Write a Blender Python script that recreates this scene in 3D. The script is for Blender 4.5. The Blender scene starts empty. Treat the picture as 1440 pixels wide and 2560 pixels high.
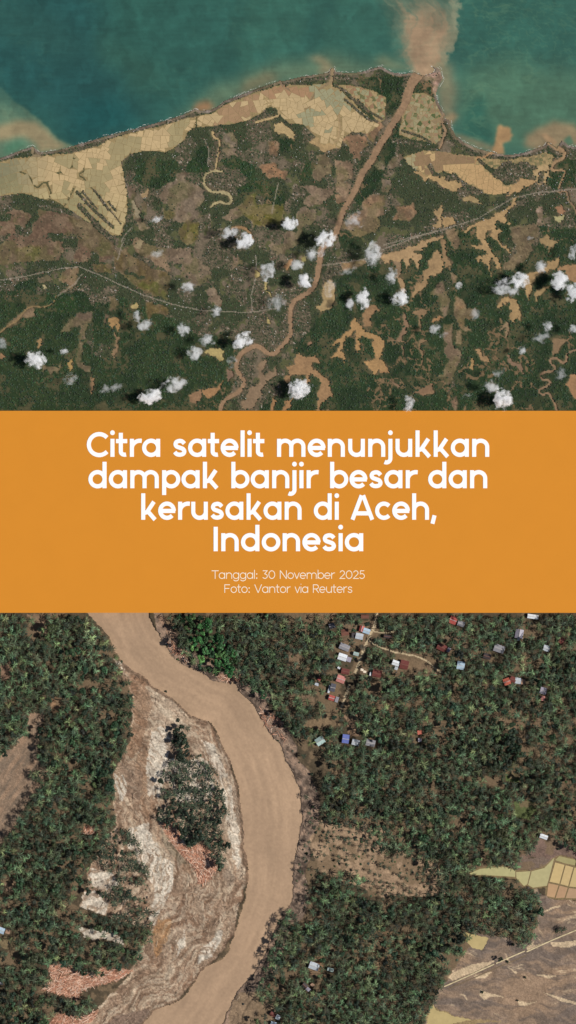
import bpy, math, random
import numpy as np
from mathutils import Vector, noise as mnoise

# ------------------------------------------------------------------ camera, sky, sun, exposure
SC = bpy.context.scene
COL = SC.collection
S = 0.36                    # metres on the ground for one map unit
CAM_H = 2500.0
def WX(px): return (px - 720.0) * S
def WY(py): return (1280.0 - py) * S
def at(px, py, z=0.0):
    return Vector((WX(px), WY(py), z))

cam = bpy.data.cameras.new('camera'); cam_o = bpy.data.objects.new('camera', cam)
COL.objects.link(cam_o); cam_o.location = (0, 0, CAM_H)
cam.sensor_fit = 'VERTICAL'; cam.sensor_height = 36.0
cam.lens = 36.0 * CAM_H / (2560 * S)
cam.clip_start = 10.0; cam.clip_end = 20000.0
SC.camera = cam_o

SUN_EL, SUN_AZ = math.radians(50), math.radians(94)     # azimuth clockwise from north (+Y)
world = bpy.data.worlds.new('World'); SC.world = world; world.use_nodes = True
nt = world.node_tree
bg = nt.nodes['Background']; bg.inputs[1].default_value = 0.05
sky = nt.nodes.new('ShaderNodeTexSky'); sky.sky_type = 'NISHITA'; sky.sun_disc = False
sky.sun_elevation = SUN_EL; sky.sun_rotation = SUN_AZ
nt.links.new(sky.outputs[0], bg.inputs[0])
sun = bpy.data.lights.new('sun', 'SUN'); sun.energy = 4.3; sun.angle = math.radians(0.5); sun.color = (1.0, 0.965, 0.91)
sun_o = bpy.data.objects.new('sun', sun); COL.objects.link(sun_o)
sd = Vector((math.sin(SUN_AZ) * math.cos(SUN_EL), math.cos(SUN_AZ) * math.cos(SUN_EL), math.sin(SUN_EL)))
sun_o.rotation_euler = sd.to_track_quat('Z', 'Y').to_euler(); sun_o.location = sd * 500
vs = SC.view_settings
vs.view_transform = 'Standard'; vs.look = 'None'; vs.exposure = 0.06; vs.gamma = 1.0; vs.use_curve_mapping = False
SC.render.engine = 'CYCLES'
SC.cycles.volume_bounces = 7; SC.cycles.max_bounces = 9; SC.cycles.diffuse_bounces = 2
SC.cycles.volume_max_steps = 256

KEXP = 1.18                 # light reaching a flat white sheet: albedo = wanted value / KEXP
rng = np.random.default_rng(11); random.seed(11)

# ------------------------------------------------------------------ helpers
def lin(c):
    c = np.asarray(c, dtype=np.float64) / 255.0
    return np.where(c <= 0.04045, c / 12.92, ((np.maximum(c, 0) + 0.055) / 1.055) ** 2.4) / KEXP
def link(o, parent=None):
    COL.objects.link(o)
    if parent is not None: o.parent = parent
    return o
def tag(o, label=None, cat=None, group=None, kind=None):
    if label: o['label'] = label
    if cat: o['category'] = cat
    if group: o['group'] = group
    if kind: o['kind'] = kind
    return o
def empty(name, loc, rz=0.0):
    o = bpy.data.objects.new(name, None); o.location = loc; o.rotation_euler = (0, 0, rz); o.empty_display_size = 1
    return link(o)
def mesh_np(name, verts, faces, cols=None, smooth=False):
    """faces: (n,k) array of equal sized faces, or list of lists"""
    me = bpy.data.meshes.new(name)
    if isinstance(faces, np.ndarray):
        n, k = faces.shape
        me.vertices.add(len(verts)); me.vertices.foreach_set('co', np.asarray(verts, dtype=np.float32).ravel())
        me.loops.add(n * k); me.loops.foreach_set('vertex_index', faces.astype(np.int32).ravel())
        me.polygons.add(n); me.polygons.foreach_set('loop_start', np.arange(0, n * k, k, dtype=np.int32))
        try: me.polygons.foreach_set('loop_total', np.full(n, k, dtype=np.int32))
        except Exception: pass
        me.update(calc_edges=True)
    else:
        me.from_pydata([tuple(v) for v in verts], [], faces); me.update()
    if cols is not None:
        ca = me.color_attributes.new('Col', 'FLOAT_COLOR', 'POINT')
        c4 = np.ones((len(verts), 4), dtype=np.float32); c4[:, :3] = cols
        ca.data.foreach_set('color', c4.ravel())
    if smooth: me.polygons.foreach_set('use_smooth', np.ones(len(me.polygons), dtype=bool))
    return me
def obj(name, me, mat=None, parent=None):
    if mat and not me.materials: me.materials.append(mat)
    return link(bpy.data.objects.new(name, me), parent)

LAT = rng.random((64, 256, 256))
def vnoise(x, y, sc, seed):
    L = LAT[seed % 64]
    u = x / sc + 37.7 * seed; v = y / sc + 91.3 * seed
    i = np.floor(u).astype(np.int64); j = np.floor(v).astype(np.int64)
    f = u - i; g = v - j
    f = f * f * (3 - 2 * f); g = g * g * (3 - 2 * g)
    i0 = i & 255; i1 = (i + 1) & 255; j0 = j & 255; j1 = (j + 1) & 255
    return (L[i0, j0] * (1 - f) + L[i1, j0] * f) * (1 - g) + (L[i0, j1] * (1 - f) + L[i1, j1] * f) * g
def fbm(x, y, sc, seed, oct=4):
    t = 0; a = 1; s = 0
    for k in range(oct):
        t = t + a * vnoise(x, y, sc / 2 ** k, seed + k); s += a; a *= 0.55
    return t / s
def sstep(a, b, x):
    t = np.clip((x - a) / (b - a), 0, 1); return t * t * (3 - 2 * t)
def pip(X, Y, poly):
    """even-odd point in polygon on arrays"""
    P = np.asarray(poly, dtype=np.float64)
    ins = np.zeros(X.shape, dtype=bool)
    bb = (X >= P[:, 0].min()) & (X <= P[:, 0].max()) & (Y >= P[:, 1].min()) & (Y <= P[:, 1].max())
    if not bb.any(): return ins
    x = X[bb]; y = Y[bb]; r = np.zeros(x.shape, dtype=bool)
    for k in range(len(P)):
        x1, y1 = P[k]; x2, y2 = P[(k + 1) % len(P)]
        if y1 == y2: continue
        c = ((y1 > y) != (y2 > y)) & (x < (x2 - x1) * (y - y1) / (y2 - y1) + x1)
        r ^= c
    ins[bb] = r
    return ins
def pdist(X, Y, line, far=60):
    """distance to a polyline and the fraction along it"""
    d0 = np.full(X.shape, 1e9); t0 = np.zeros(X.shape)
    P = np.asarray(line, dtype=np.float64); n = len(P) - 1
    bb = (X > P[:, 0].min() - far) & (X < P[:, 0].max() + far) & (Y > P[:, 1].min() - far) & (Y < P[:, 1].max() + far)
    X = X[bb]; Y = Y[bb]; d = np.full(X.shape, 1e9); tt = np.zeros(X.shape)
    for k in range(n):
        ax, ay = P[k]; bx, by = P[k + 1]
        l2 = (bx - ax) ** 2 + (by - ay) ** 2 + 1e-9
        t = np.clip(((X - ax) * (bx - ax) + (Y - ay) * (by - ay)) / l2, 0, 1)
        q = np.hypot(X - ax - t * (bx - ax), Y - ay - t * (by - ay))
        m = q < d; d[m] = q[m]; tt[m] = (k + t[m]) / n
    d0[bb] = d; t0[bb] = tt
    return d0, t0
def blur(M, r):
    M = M.astype(np.float64)
    for _ in range(2):
        for ax in (0, 1):
            k = max(1, int(r)); pad = [(0, 0), (0, 0)]; pad[ax] = (k, k)
            c = np.cumsum(np.pad(M, pad, mode='edge'), axis=ax)
            c = np.insert(c, 0, 0, axis=ax)
            n = M.shape[ax]
            hi = np.take(c, np.arange(2 * k + 1, 2 * k + 1 + n), axis=ax) if False else np.take(c, np.arange(n) + 2 * k + 1, axis=ax)
            lo = np.take(c, np.arange(n), axis=ax)
            M = (hi - lo) / (2 * k + 1)
    return M
def smooth_line(pts, n=6):
    P = [np.array(p, dtype=float) for p in pts]; out = []
    for k in range(len(P) - 1):
        p0 = P[max(k - 1, 0)]; p1 = P[k]; p2 = P[k + 1]; p3 = P[min(k + 2, len(P) - 1)]
        for i in range(n):
            t = i / n
            out.append(0.5 * ((2 * p1) + (-p0 + p2) * t + (2 * p0 - 5 * p1 + 4 * p2 - p3) * t * t + (-p0 + 3 * p1 - 3 * p2 + p3) * t ** 3))
    out.append(P[-1]); return out

# ------------------------------------------------------------------ materials
def new_mat(name):
    m = bpy.data.materials.new(name); m.use_nodes = True
    return m, m.node_tree, m.node_tree.nodes['Principled BSDF']
def mat_attr(name, rough=0.95, spec=0.15, grain=0.25, gscale=1.2, bump=0.0, bscale=2.0, ob_var=0.0):
    """colour from the mesh's own colour layer with fine procedural grain"""
    m, t, b = new_mat(name)
    a = t.nodes.new('ShaderNodeAttribute'); a.attribute_name = 'Col'
    g = t.nodes.new('ShaderNodeTexNoise'); g.inputs['Scale'].default_value = gscale; g.inputs['Detail'].default_value = 3
    tc = t.nodes.new('ShaderNodeTexCoord'); t.links.new(tc.outputs['Object'], g.inputs['Vector'])
    r = t.nodes.new('ShaderNodeMapRange'); r.inputs[1].default_value = 0.3; r.inputs[2].default_value = 0.7
    r.inputs[3].default_value = 1 - grain; r.inputs[4].default_value = 1 + grain
    t.links.new(g.outputs['Fac'], r.inputs[0])
    mx = t.nodes.new('ShaderNodeVectorMath'); mx.operation = 'MULTIPLY'
    t.links.new(a.outputs['Color'], mx.inputs[0]); t.links.new(r.outputs[0], mx.inputs[1])
    out = mx.outputs[0]
    if ob_var:
        oi = t.nodes.new('ShaderNodeObjectInfo')
        r2 = t.nodes.new('ShaderNodeMapRange'); r2.inputs[3].default_value = 1 - ob_var; r2.inputs[4].default_value = 1 + ob_var
        t.links.new(oi.outputs['Random'], r2.inputs[0])
        m2 = t.nodes.new('ShaderNodeVectorMath'); m2.operation = 'MULTIPLY'
        t.links.new(out, m2.inputs[0]); t.links.new(r2.outputs[0], m2.inputs[1]); out = m2.outputs[0]
    t.links.new(out, b.inputs['Base Color'])
    b.inputs['Roughness'].default_value = rough; b.inputs['Specular IOR Level'].default_value = spec
    if bump:
        n2 = t.nodes.new('ShaderNodeTexNoise'); n2.inputs['Scale'].default_value = bscale; n2.inputs['Detail'].default_value = 4
        t.links.new(tc.outputs['Object'], n2.inputs['Vector'])
        bp = t.nodes.new('ShaderNodeBump'); bp.inputs['Strength'].default_value = bump; bp.inputs['Distance'].default_value = 0.3
        t.links.new(n2.outputs['Fac'], bp.inputs['Height']); t.links.new(bp.outputs[0], b.inputs['Normal'])
    return m
def mat_plain(name, srgb, rough=0.8, spec=0.2, var=0.15, nscale=0.8):
    m, t, b = new_mat(name)
    c = [float(v) for v in lin(srgb)]
    tc = t.nodes.new('ShaderNodeTexCoord'); g = t.nodes.new('ShaderNodeTexNoise')
    g.inputs['Scale'].default_value = nscale; g.inputs['Detail'].default_value = 4
    t.links.new(tc.outputs['Object'], g.inputs['Vector'])
    r = t.nodes.new('ShaderNodeValToRGB')
    r.color_ramp.elements[0].position = 0.3; r.color_ramp.elements[1].position = 0.7
    r.color_ramp.elements[0].color = [v * (1 - var) for v in c] + [1]
    r.color_ramp.elements[1].color = [min(v * (1 + var), 0.98) for v in c] + [1]
    t.links.new(g.outputs['Fac'], r.inputs[0]); t.links.new(r.outputs[0], b.inputs['Base Color'])
    b.inputs['Roughness'].default_value = rough; b.inputs['Specular IOR Level'].default_value = spec
    return m
M_LAND = mat_attr('earth', grain=0.16, gscale=1.1, bump=0.25, bscale=1.5)
M_LAND2 = mat_attr('riverside_earth', grain=0.22, gscale=0.9, bump=0.5, bscale=0.8)
M_WATER = mat_attr('silty_water', rough=0.35, spec=0.25, grain=0.05, gscale=0.25, bump=0.05, bscale=0.6)
M_SEA = mat_attr('sea_water', rough=0.4, spec=0.25, grain=0.05, gscale=0.12, bump=0.06, bscale=0.35)
M_LEAF = mat_attr('leaves', rough=0.6, spec=0.25, grain=0.3, gscale=0.8, ob_var=0.2)
M_ROOFS = mat_attr('small_roofs', rough=0.6, spec=0.3, grain=0.1)
M_TRUNK = mat_plain('bark', (112, 98, 84), 0.9)
M_LOG = mat_attr('stripped_wood', rough=0.8, spec=0.2, grain=0.2, gscale=1.5)
M_FOAM = mat_plain('surf_foam', (225, 222, 214), 0.9, var=0.1)

# ------------------------------------------------------------------ base ground under everything
g = mesh_np('ground', [(-6000, -6000, -3.0), (6000, -6000, -3.0), (6000, 6000, -3.0), (-6000, 6000, -3.0)], [[0, 1, 2, 3]])
tag(obj('ground', g, mat_plain('plain_ground', (84, 86, 60), nscale=0.01, var=0.3)), kind='structure')

class Tract:
    """a stretch of country as a regular grid of map samples"""
    def __init__(s, x0, x1, y0, y1, step):
        s.nx = int((x1 - x0) / step) + 1; s.ny = int((y1 - y0) / step) + 1; s.step = step
        s.x0, s.y0 = x0, y0
        xs = x0 + np.arange(s.nx) * step; ys = y0 + np.arange(s.ny) * step
        s.X, s.Y = np.meshgrid(xs, ys)
        s.col = np.zeros(s.X.shape + (3,)); s.z = np.zeros(s.X.shape)
    def paint(s, m, c, a=1.0):
        w = (m.astype(np.float64) * a)[..., None]
        s.col = s.col * (1 - w) + np.asarray(c, dtype=np.float64) * w
    def sheet(s, name, mask, z, mat, cols=None, grow=True, parent=None, smooth=True):
        m = mask.copy()
        c = m[:-1, :-1] | m[1:, :-1] | m[:-1, 1:] | m[1:, 1:]
        jj, ii = np.nonzero(c)
        if len(jj) == 0: return None
        a = jj * s.nx + ii
        f = np.stack([a, a + s.nx, a + s.nx + 1, a + 1], 1)
        u, inv = np.unique(f.ravel(), return_inverse=True)
        f = inv.reshape(-1, 4)
        X = s.X.ravel()[u]; Y = s.Y.ravel()[u]
        zz = np.full(X.shape, z) if np.isscalar(z) else z.ravel()[u]
        V = np.stack([WX(X), WY(Y), zz], 1)
        cc = lin((s.col if cols is None else cols).reshape(-1, 3)[u])
        return obj(name, mesh_np(name, V, f, cc, smooth), mat, parent)

# ================================================================== UPPER TRACT: the coast from far above
T = Tract(-70, 1510, -70, 1034, 2.2)
X, Y = T.X, T.Y
wa = fbm(X, Y, 16, 3, 3) - 0.5; wb = fbm(X, Y, 16, 8, 3) - 0.5
wc = fbm(X, Y, 7, 61, 3) - 0.5; wd = fbm(X, Y, 7, 65, 3) - 0.5
XW, YW = X + 15 * wa + 7 * wc, Y + 15 * wb + 7 * wd             # ragged outlines
XS, YS = X + 6 * wa, Y + 6 * wb
COAST = [(-80, 425), (0, 395), (20, 388), (45, 378), (76, 367), (84, 368), (100, 381), (140, 376), (180, 365), (220, 354), (260, 341), (300, 331), (340, 321),
 (380, 310), (420, 299), (455, 287), (478, 277), (488, 272), (500, 276), (525, 275), (545, 265), (560, 252), (585, 243), (610, 234), (640, 222), (670, 212),
 (697, 203), (720, 200), (750, 192), (790, 186), (820, 181), (834, 168), (840, 180), (860, 181), (880, 183), (910, 178), (940, 168), (955, 166), (970, 176),
 (985, 182), (1010, 184), (1032, 181), (1055, 190), (1080, 182), (1090, 176), (1078, 165), (1099, 171), (1104, 186), (1106, 200), (1097, 215), (1090, 235), (1095, 255), (1105, 275),
 (1112, 288), (1106, 298), (1110, 296), (1124, 299), (1128, 318), (1140, 340), (1160, 355), (1185, 368), (1215, 377), (1240, 383), (1270, 387), (1300, 384), (1330, 375),
 (1360, 364), (1370, 356), (1393, 372), (1398, 360), (1405, 351), (1412, 356), (1422, 364), (1440, 367), (1520, 380)]
land = pip(X, Y, [(-80, 1100)] + COAST + [(1520, 1100)])
sea = ~land

# ---- what grows or lies where (real surface colours)
n1 = fbm(X, Y, 60, 5); n2 = fbm(X, Y, 12, 9); n3 = vnoise(X, Y, 3.2, 14); n4 = vnoise(X, Y, 2.4, 21); n5 = fbm(X, Y, 26, 30, 3)
FOREST, VILLAGE = (44, 64, 40), (112, 99, 80)
kind = np.zeros(X.shape, dtype=np.int8)        # 0 village, 1 forest, 2 open field, 3 pond field, 4 water
T.col[:] = VILLAGE
def area(poly, k, c=None, ragged=True, mix=1.0):
    m = pip(XW, YW, poly) if ragged else pip(XS, YS, poly)
    m &= land
    if k is not None: kind[m] = k
    if c is not None: T.paint(blur(m, 1) * land if k == 2 else m, c, mix)
    return m
def cr(ox, oy, sc, pts): return [(ox + x / sc, oy + y / sc) for x, y in pts]
c4 = lambda p: cr(0, 510, 3, p)
c5 = lambda p: cr(480, 510, 3, p)
c6 = lambda p: cr(960, 510, 3, p)
ca = lambda p: cr(0, 330, 4, p)
cb = lambda p: cr(320, 330, 4.5, p)
cc_ = lambda p: cr(640, 160, 4.5, p)
cd = lambda p: cr(960, 160, 4.5, p)
ce = lambda p: cr(1160, 300, 5.143, p)
cf = lambda p: cr(640, 380, 4.5, p)

# woods of the south and the green belts
for p in [[(-80, 745), (60, 735), (150, 750), (260, 720), (330, 760), (420, 780), (470, 850), (560, 830), (600, 870), (590, 930), (540, 960), (500, 1010), (520, 1050), (-80, 1050)],
          [(740, 870), (790, 800), (830, 720), (880, 650), (960, 640), (1100, 590), (1200, 560), (1330, 540), (1520, 500), (1520, 1050), (640, 1050), (680, 960)],
          [(990, 300), (1020, 215), (1075, 200), (1095, 250), (1000, 350), (960, 440), (900, 520), (880, 500), (920, 430)],
          [(880, 195), (1010, 185), (1005, 260), (980, 300), (960, 260), (930, 225)],
          [(1360, 380), (1440, 400), (1440, 470), (1380, 470), (1350, 430)],
          [(0, 700), (85, 690), (90, 740), (0, 750)]]:
    area(p, 1, FOREST)
area([(-80, 1050), (-80, 735), (300, 735), (430, 800), (600, 900), (560, 1050)], 1, (48, 64, 38))
# villages set in the woods
for p in [c5([(0, 700), (400, 760), (720, 760), (760, 1040), (690, 1140), (600, 1150), (500, 1040), (330, 1100), (300, 850), (0, 830)]),
          c5([(950, 420), (1250, 400), (1440, 380), (1440, 450), (1000, 500)]),
          c6([(0, 320), (200, 250), (600, 90), (800, 30), (960, -60), (960, 0), (800, 90), (600, 170), (400, 220), (0, 360)]),
          c6([(440, 500), (500, 520), (540, 900), (590, 1080), (590, 1200), (540, 1330), (470, 1480), (500, 1350), (560, 1100), (520, 900), (490, 700)]),
          c6([(900, 250), (1150, 150), (1200, 250), (1100, 420), (900, 500)]),
          c6([(1000, 0), (1440, -60), (1440, 200), (1000, 150)]),
          [(0, 665), (150, 655), (300, 670), (440, 760), (700, 770), (720, 800), (420, 790), (250, 720), (0, 730)],
          [(590, 960), (720, 870), (760, 900), (700, 1000), (580, 1030)],
          c4([(150, 560), (500, 560), (900, 640), (900, 720), (700, 760), (400, 620), (0, 640)]),
          c4([(560, 900), (700, 880), (700, 1160), (660, 1050)]), c4([(760, 1050), (860, 1060), (860, 1150), (700, 1140)])]:
    area(p, 0, VILLAGE)
# green blocks among the villages
for p, c in [(cb([(760, 200), (900, 150), (910, 450), (660, 450), (680, 330), (760, 280)]), (46, 72, 40)),
             (cb([(1060, 330), (1250, 310), (1440, 380), (1440, 860), (1300, 800), (1220, 640), (1400, 560)]), (44, 72, 42)),
             (cf([(0, 300), (130, 330), (330, 470), (310, 740), (100, 560), (0, 460)]), (62, 82, 42)),
             (cf([(480, 330), (560, 120), (700, 120), (700, 260), (560, 320)]), (74, 84, 52)),
             (cb([(100, 300), (330, 310), (560, 330), (540, 560), (300, 640), (60, 560)]), (52, 68, 42)),
             (cc_([(270, 830), (440, 840), (420, 980), (300, 1000)]), (42, 64, 40)),
             (cf([(920, 880), (1100, 960), (1200, 960), (1200, 1080), (950, 1080)]), (44, 64, 38)),
             (c4([(320, 700), (640, 650), (700, 760), (600, 800), (380, 860)]), (42, 72, 36)),
             (c4([(100, 600), (270, 570), (280, 690), (120, 700)]), (58, 72, 50))]:
    area(p, 1, c)
# open fields, bare and flooded soil
BRN, GBR, OLV = (108, 87, 70), (119, 104, 87), (97, 91, 50)
FIELDS = [(c4([(-60, 130), (100, 40), (190, 60), (300, 40), (500, 80), (700, 160), (850, 300), (880, 380), (830, 420), (760, 440), (550, 430), (440, 440), (280, 420), (-60, 470)]), BRN),
 (c4([(500, 90), (700, 160), (850, 300), (860, 380), (760, 400), (600, 300)]), (96, 85, 60)),
 (c4([(100, 330), (300, 310), (280, 420), (120, 440)]), (104, 98, 56)),
 (c4([(860, 380), (960, 330), (1200, 440), (1280, 560), (1270, 650), (1180, 700), (1050, 640), (950, 560), (870, 500)]), (98, 84, 56)),
 (c4([(1000, 600), (1280, 580), (1260, 720), (1100, 650)]), (92, 90, 48)),
 (c4([(690, 450), (840, 460), (840, 520), (720, 520)]), (92, 84, 50)),
 (c4([(440, 560), (490, 460), (590, 470), (580, 560), (540, 640), (440, 660), (520, 600)]), (124, 100, 76)),
 (c4([(1000, 20), (1060, 120), (1130, 180), (1060, 200), (1000, 100)]), GBR),
 (c4([(1010, 260), (1120, 300), (1230, 340), (1290, 520), (1200, 500), (1050, 400), (980, 300)]), (126, 104, 82)),
 (c4([(1180, 330), (1440, 340), (1440, 560), (1330, 540), (1300, 440), (1240, 400)]), (118, 101, 84)),
 (cb([(540, 460), (640, 470), (700, 560), (820, 640), (880, 660), (840, 800), (760, 880), (860, 970), (700, 1010), (500, 1010), (500, 880), (380, 780), (340, 720), (460, 580), (560, 540)]), GBR),
 (cb([(570, 1090), (640, 1000), (800, 1020), (800, 1240), (640, 1280), (600, 1180)]), OLV),
 (cb([(380, 880), (520, 880), (540, 960), (420, 970)]), (96, 88, 56)),
 (cb([(1080, 20), (1200, 20), (1230, 160), (1150, 180), (1060, 120)]), (116, 104, 88)),
 (cb([(1060, 190), (1220, 190), (1240, 270), (1130, 290)]), (120, 105, 90)),
 (cb([(1080, 960), (1140, 850), (1230, 840), (1340, 840), (1300, 960), (1120, 1030)]), (120, 104, 84)),
 (cb([(1230, 840), (1440, 660), (1440, 1010), (1390, 1000), (1330, 960)]), (100, 95, 50)),
 (cb([(0, 620), (110, 620), (90, 700), (50, 780), (0, 740)]), (118, 100, 84)),
 (cb([(170, 800), (230, 820), (220, 910), (170, 880)]), (112, 94, 78)),
 (c5([(450, 0), (690, 0), (690, 80), (640, 150), (560, 180), (450, 165), (440, 60)]), (98, 92, 46)),
 (c5([(680, 240), (720, 210), (800, 200), (760, 120), (790, 60), (850, 20), (930, 50), (945, 110), (900, 140), (830, 180), (820, 240), (800, 290), (740, 330), (690, 380), (640, 370), (590, 330), (580, 300), (640, 290), (690, 290)]), (122, 106, 89)),
 (c5([(110, 640), (150, 620), (210, 680), (230, 750), (180, 760), (130, 720)]), GBR),
 (c5([(0, 400), (40, 390), (80, 450), (150, 480), (140, 570), (60, 610), (0, 600)]), (112, 98, 80)),
 (c5([(310, 410), (350, 390), (385, 440), (340, 470), (300, 500)]), (122, 102, 86)),
 (cc_([(130, 880), (230, 850), (280, 900), (240, 1040), (140, 1010)]), (134, 104, 78)),
 (cc_([(770, 780), (870, 770), (870, 860), (820, 880), (770, 870)]), (160, 122, 90)),
 (cc_([(960, 860), (1060, 800), (1240, 820), (1260, 910), (1180, 960), (1160, 1080), (1080, 1070), (1040, 920)]), (152, 116, 88)),
 (cc_([(1230, 780), (1280, 700), (1390, 640), (1450, 700), (1360, 800), (1330, 890), (1290, 860)]), (146, 112, 84)),
 (cc_([(880, 1080), (1000, 1100), (1090, 1130), (1100, 1300), (1000, 1330), (1060, 1440), (880, 1440), (910, 1270)]), (134, 110, 88)),
 (cf([(620, 280), (700, 120), (680, 60), (780, 20), (840, 130), (870, 160), (860, 260), (760, 280), (700, 330)]), (118, 102, 82)),
 (cf([(480, 380), (620, 370), (700, 400), (880, 400), (870, 460), (800, 560), (740, 600), (600, 610), (530, 590), (560, 490), (640, 470)]), (122, 104, 86)),
 (cf([(880, 470), (960, 500), (980, 560), (950, 600), (900, 590)]), (150, 116, 86)),
 (cf([(900, 180), (1080, 140), (1100, 320), (1000, 320), (1060, 400), (1030, 540), (960, 560), (930, 400)]), (138, 114, 92)),
 (cf([(50, 150), (230, 130), (230, 190), (350, 220), (340, 300), (230, 280), (130, 300), (70, 250)]), (144, 110, 82)),
 (cf([(1210, 540), (1300, 470), (1440, 480), (1440, 700), (1380, 760), (1420, 830), (1350, 880), (1200, 960), (1100, 950), (1040, 900), (980, 860), (950, 880), (990, 780), (1200, 650)]), (142, 114, 88)),
 (cf([(1340, 150), (1390, 95), (1440, 110), (1440, 210), (1380, 200)]), (118, 104, 90)),
 (cf([(940, 1260), (1180, 1200), (1240, 1220), (1180, 1310), (980, 1330)]), (146, 116, 84)),
 (cd([(20, 1160), (100, 1060), (180, 1020), (230, 1040), (160, 1160), (80, 1200)]), (118, 102, 88)),
 (cd([(-20, 1280), (60, 1320), (100, 1390), (70, 1440), (-20, 1440)]), (114, 100, 86)),
 (c6([(930, 170), (1000, 150), (1150, 150), (1160, 220), (1080, 400), (960, 500), (890, 480), (1000, 350), (970, 260)]), (112, 98, 74)),
 (c6([(1150, 20), (1190, 20), (1195, 160), (1150, 165)]), (158, 134, 118)),
 (c6([(400, 600), (450, 580), (500, 700), (490, 800), (470, 860), (440, 870), (430, 760), (390, 690), (340, 670)]), (118, 99, 80)),
 (c6([(470, 190), (570, 200), (570, 320), (540, 360), (480, 280)]), (120, 101, 76)),
 (c6([(480, 400), (500, 400), (520, 520), (560, 540), (550, 590), (510, 590)]), (126, 104, 78)),
 (c6([(530, 700), (600, 720), (620, 780), (690, 790), (710, 830), (660, 870), (600, 860), (610, 920), (650, 960), (600, 950), (540, 900)]), (132, 107, 78)),
 (c6([(450, 920), (510, 900), (520, 1060), (580, 1100), (560, 1200), (520, 1270), (490, 1360), (450, 1350), (470, 1290), (380, 1310), (440, 1270), (460, 1200), (490, 1160), (440, 1100), (470, 1050), (450, 1000)]), (122, 101, 82)),
 (c6([(540, 930), (590, 940), (580, 1060), (540, 1050)]), (124, 102, 78)),
 (c6([(510, 1460), (550, 1450), (560, 1510), (520, 1560)]), (124, 100, 80)),
 (c6([(90, 20), (220, 0), (240, 60), (200, 110), (130, 130), (80, 110)]), (136, 106, 80)),
 (c4([(520, 870), (590, 820), (690, 800), (690, 870), (640, 960), (610, 1100), (600, 1180), (670, 1220), (680, 1255), (590, 1240), (560, 1160), (590, 1080), (600, 1000), (610, 900), (560, 920), (500, 960), (450, 960)]), (112, 95, 79)),
 (c4([(310, 1190), (360, 1230), (440, 1220), (480, 1170), (450, 1250), (380, 1280), (310, 1250)]), (122, 101, 80)),
 (c4([(815, 700), (870, 700), (905, 740), (860, 790), (815, 790)]), (112, 88, 72)),
 (c4([(790, 820), (830, 830), (800, 900), (765, 930)]), (112, 92, 74)),
 (c4([(0, 940), (60, 910), (150, 830), (250, 770), (265, 830), (130, 880), (40, 950)]), (122, 100, 76)),
 (c4([(270, 550), (370, 540), (400, 590), (300, 590)]), (108, 114, 96)),
 (c4([(1080, 740), (1250, 750), (1270, 830), (1140, 830), (1150, 890), (1110, 860)]), (98, 84, 54))]
for p, c in FIELDS: area(p, 2, c)
# villages standing in the fields
for p in [c4([(180, 20), (290, 0), (280, 120), (200, 250), (110, 240), (110, 160), (190, 190), (230, 90)]), c4([(-30, 70), (80, 80), (80, 120), (-30, 130)]),
          c4([(-30, 240), (70, 230), (60, 290), (-30, 330)]), c4([(350, 220), (580, 230), (580, 330), (540, 440), (440, 440), (480, 290), (350, 260)]),
          c4([(670, 360), (735, 360), (735, 440), (670, 450)]), c4([(280, 420), (540, 440), (600, 470), (640, 620), (580, 600), (590, 480), (270, 500)]),
          c4([(970, 330), (1250, 500), (1230, 520), (960, 370)]), c4([(1290, 440), (1360, 440), (1340, 680), (1290, 700)]), c4([(920, 490), (1100, 560), (1080, 575), (920, 520)]),
          c4([(980, 650), (1440, 760), (1440, 830), (1000, 690)])]:
    area(p, 0, VILLAGE)

# pond fields: the flat land between canals
POND = (176, 153, 113)
PF = {
 'west': [(-70, 436), (0, 405), (40, 394), (100, 392), (140, 386), (180, 383), (262, 358), (270, 348), (310, 338), (370, 322), (430, 306), (470, 294), (492, 290), (490, 316), (474, 326), (462, 350), (420, 380), (360, 378), (330, 385), (304, 405), (310, 440), (318, 480), (318, 530), (312, 562), (304, 588), (286, 590), (252, 566), (216, 553), (186, 532), (150, 512), (100, 494), (60, 484), (30, 487), (-70, 500)],
 'middle': [(492, 318), (492, 290), (530, 284), (560, 263), (600, 246), (640, 231), (680, 217), (700, 212), (720, 212), (780, 212), (825, 207), (850, 222), (890, 262), (930, 300), (950, 312), (920, 335), (880, 330), (860, 345), (850, 372), (830, 368), (800, 372), (790, 345), (760, 312), (720, 308), (700, 290), (690, 270), (665, 268), (650, 285), (620, 300), (580, 310), (540, 314)],
 'delta': [(1012, 262), (1030, 235), (1060, 232), (1090, 250), (1102, 282), (1100, 310), (1108, 340), (1090, 360), (1060, 355), (1020, 345), (996, 335), (1004, 300)],
 'east': [(1008, 392), (1060, 376), (1110, 380), (1190, 392), (1200, 410), (1240, 442), (1262, 462), (1290, 462), (1275, 478), (1240, 488), (1215, 486), (1180, 465), (1140, 440), (1110, 430), (1070, 445), (1050, 430), (1020, 412)],
 'shore': [(1195, 392), (1230, 396), (1270, 402), (1330, 388), (1365, 380), (1385, 390), (1385, 408), (1355, 418), (1330, 412), (1290, 408), (1262, 410), (1240, 425), (1215, 410)],
 'wedge': [(842, 214), (880, 214), (930, 226), (965, 245), (962, 300), (950, 305), (905, 268), (870, 238)],
}
pf_mask = {}
for k, p in PF.items():
    m = pip(XS, YS, p) & land & (kind != 4)
    pf_mask[k] = m; kind[m] = 3
    T.paint(m, (150, 131, 93))
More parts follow.
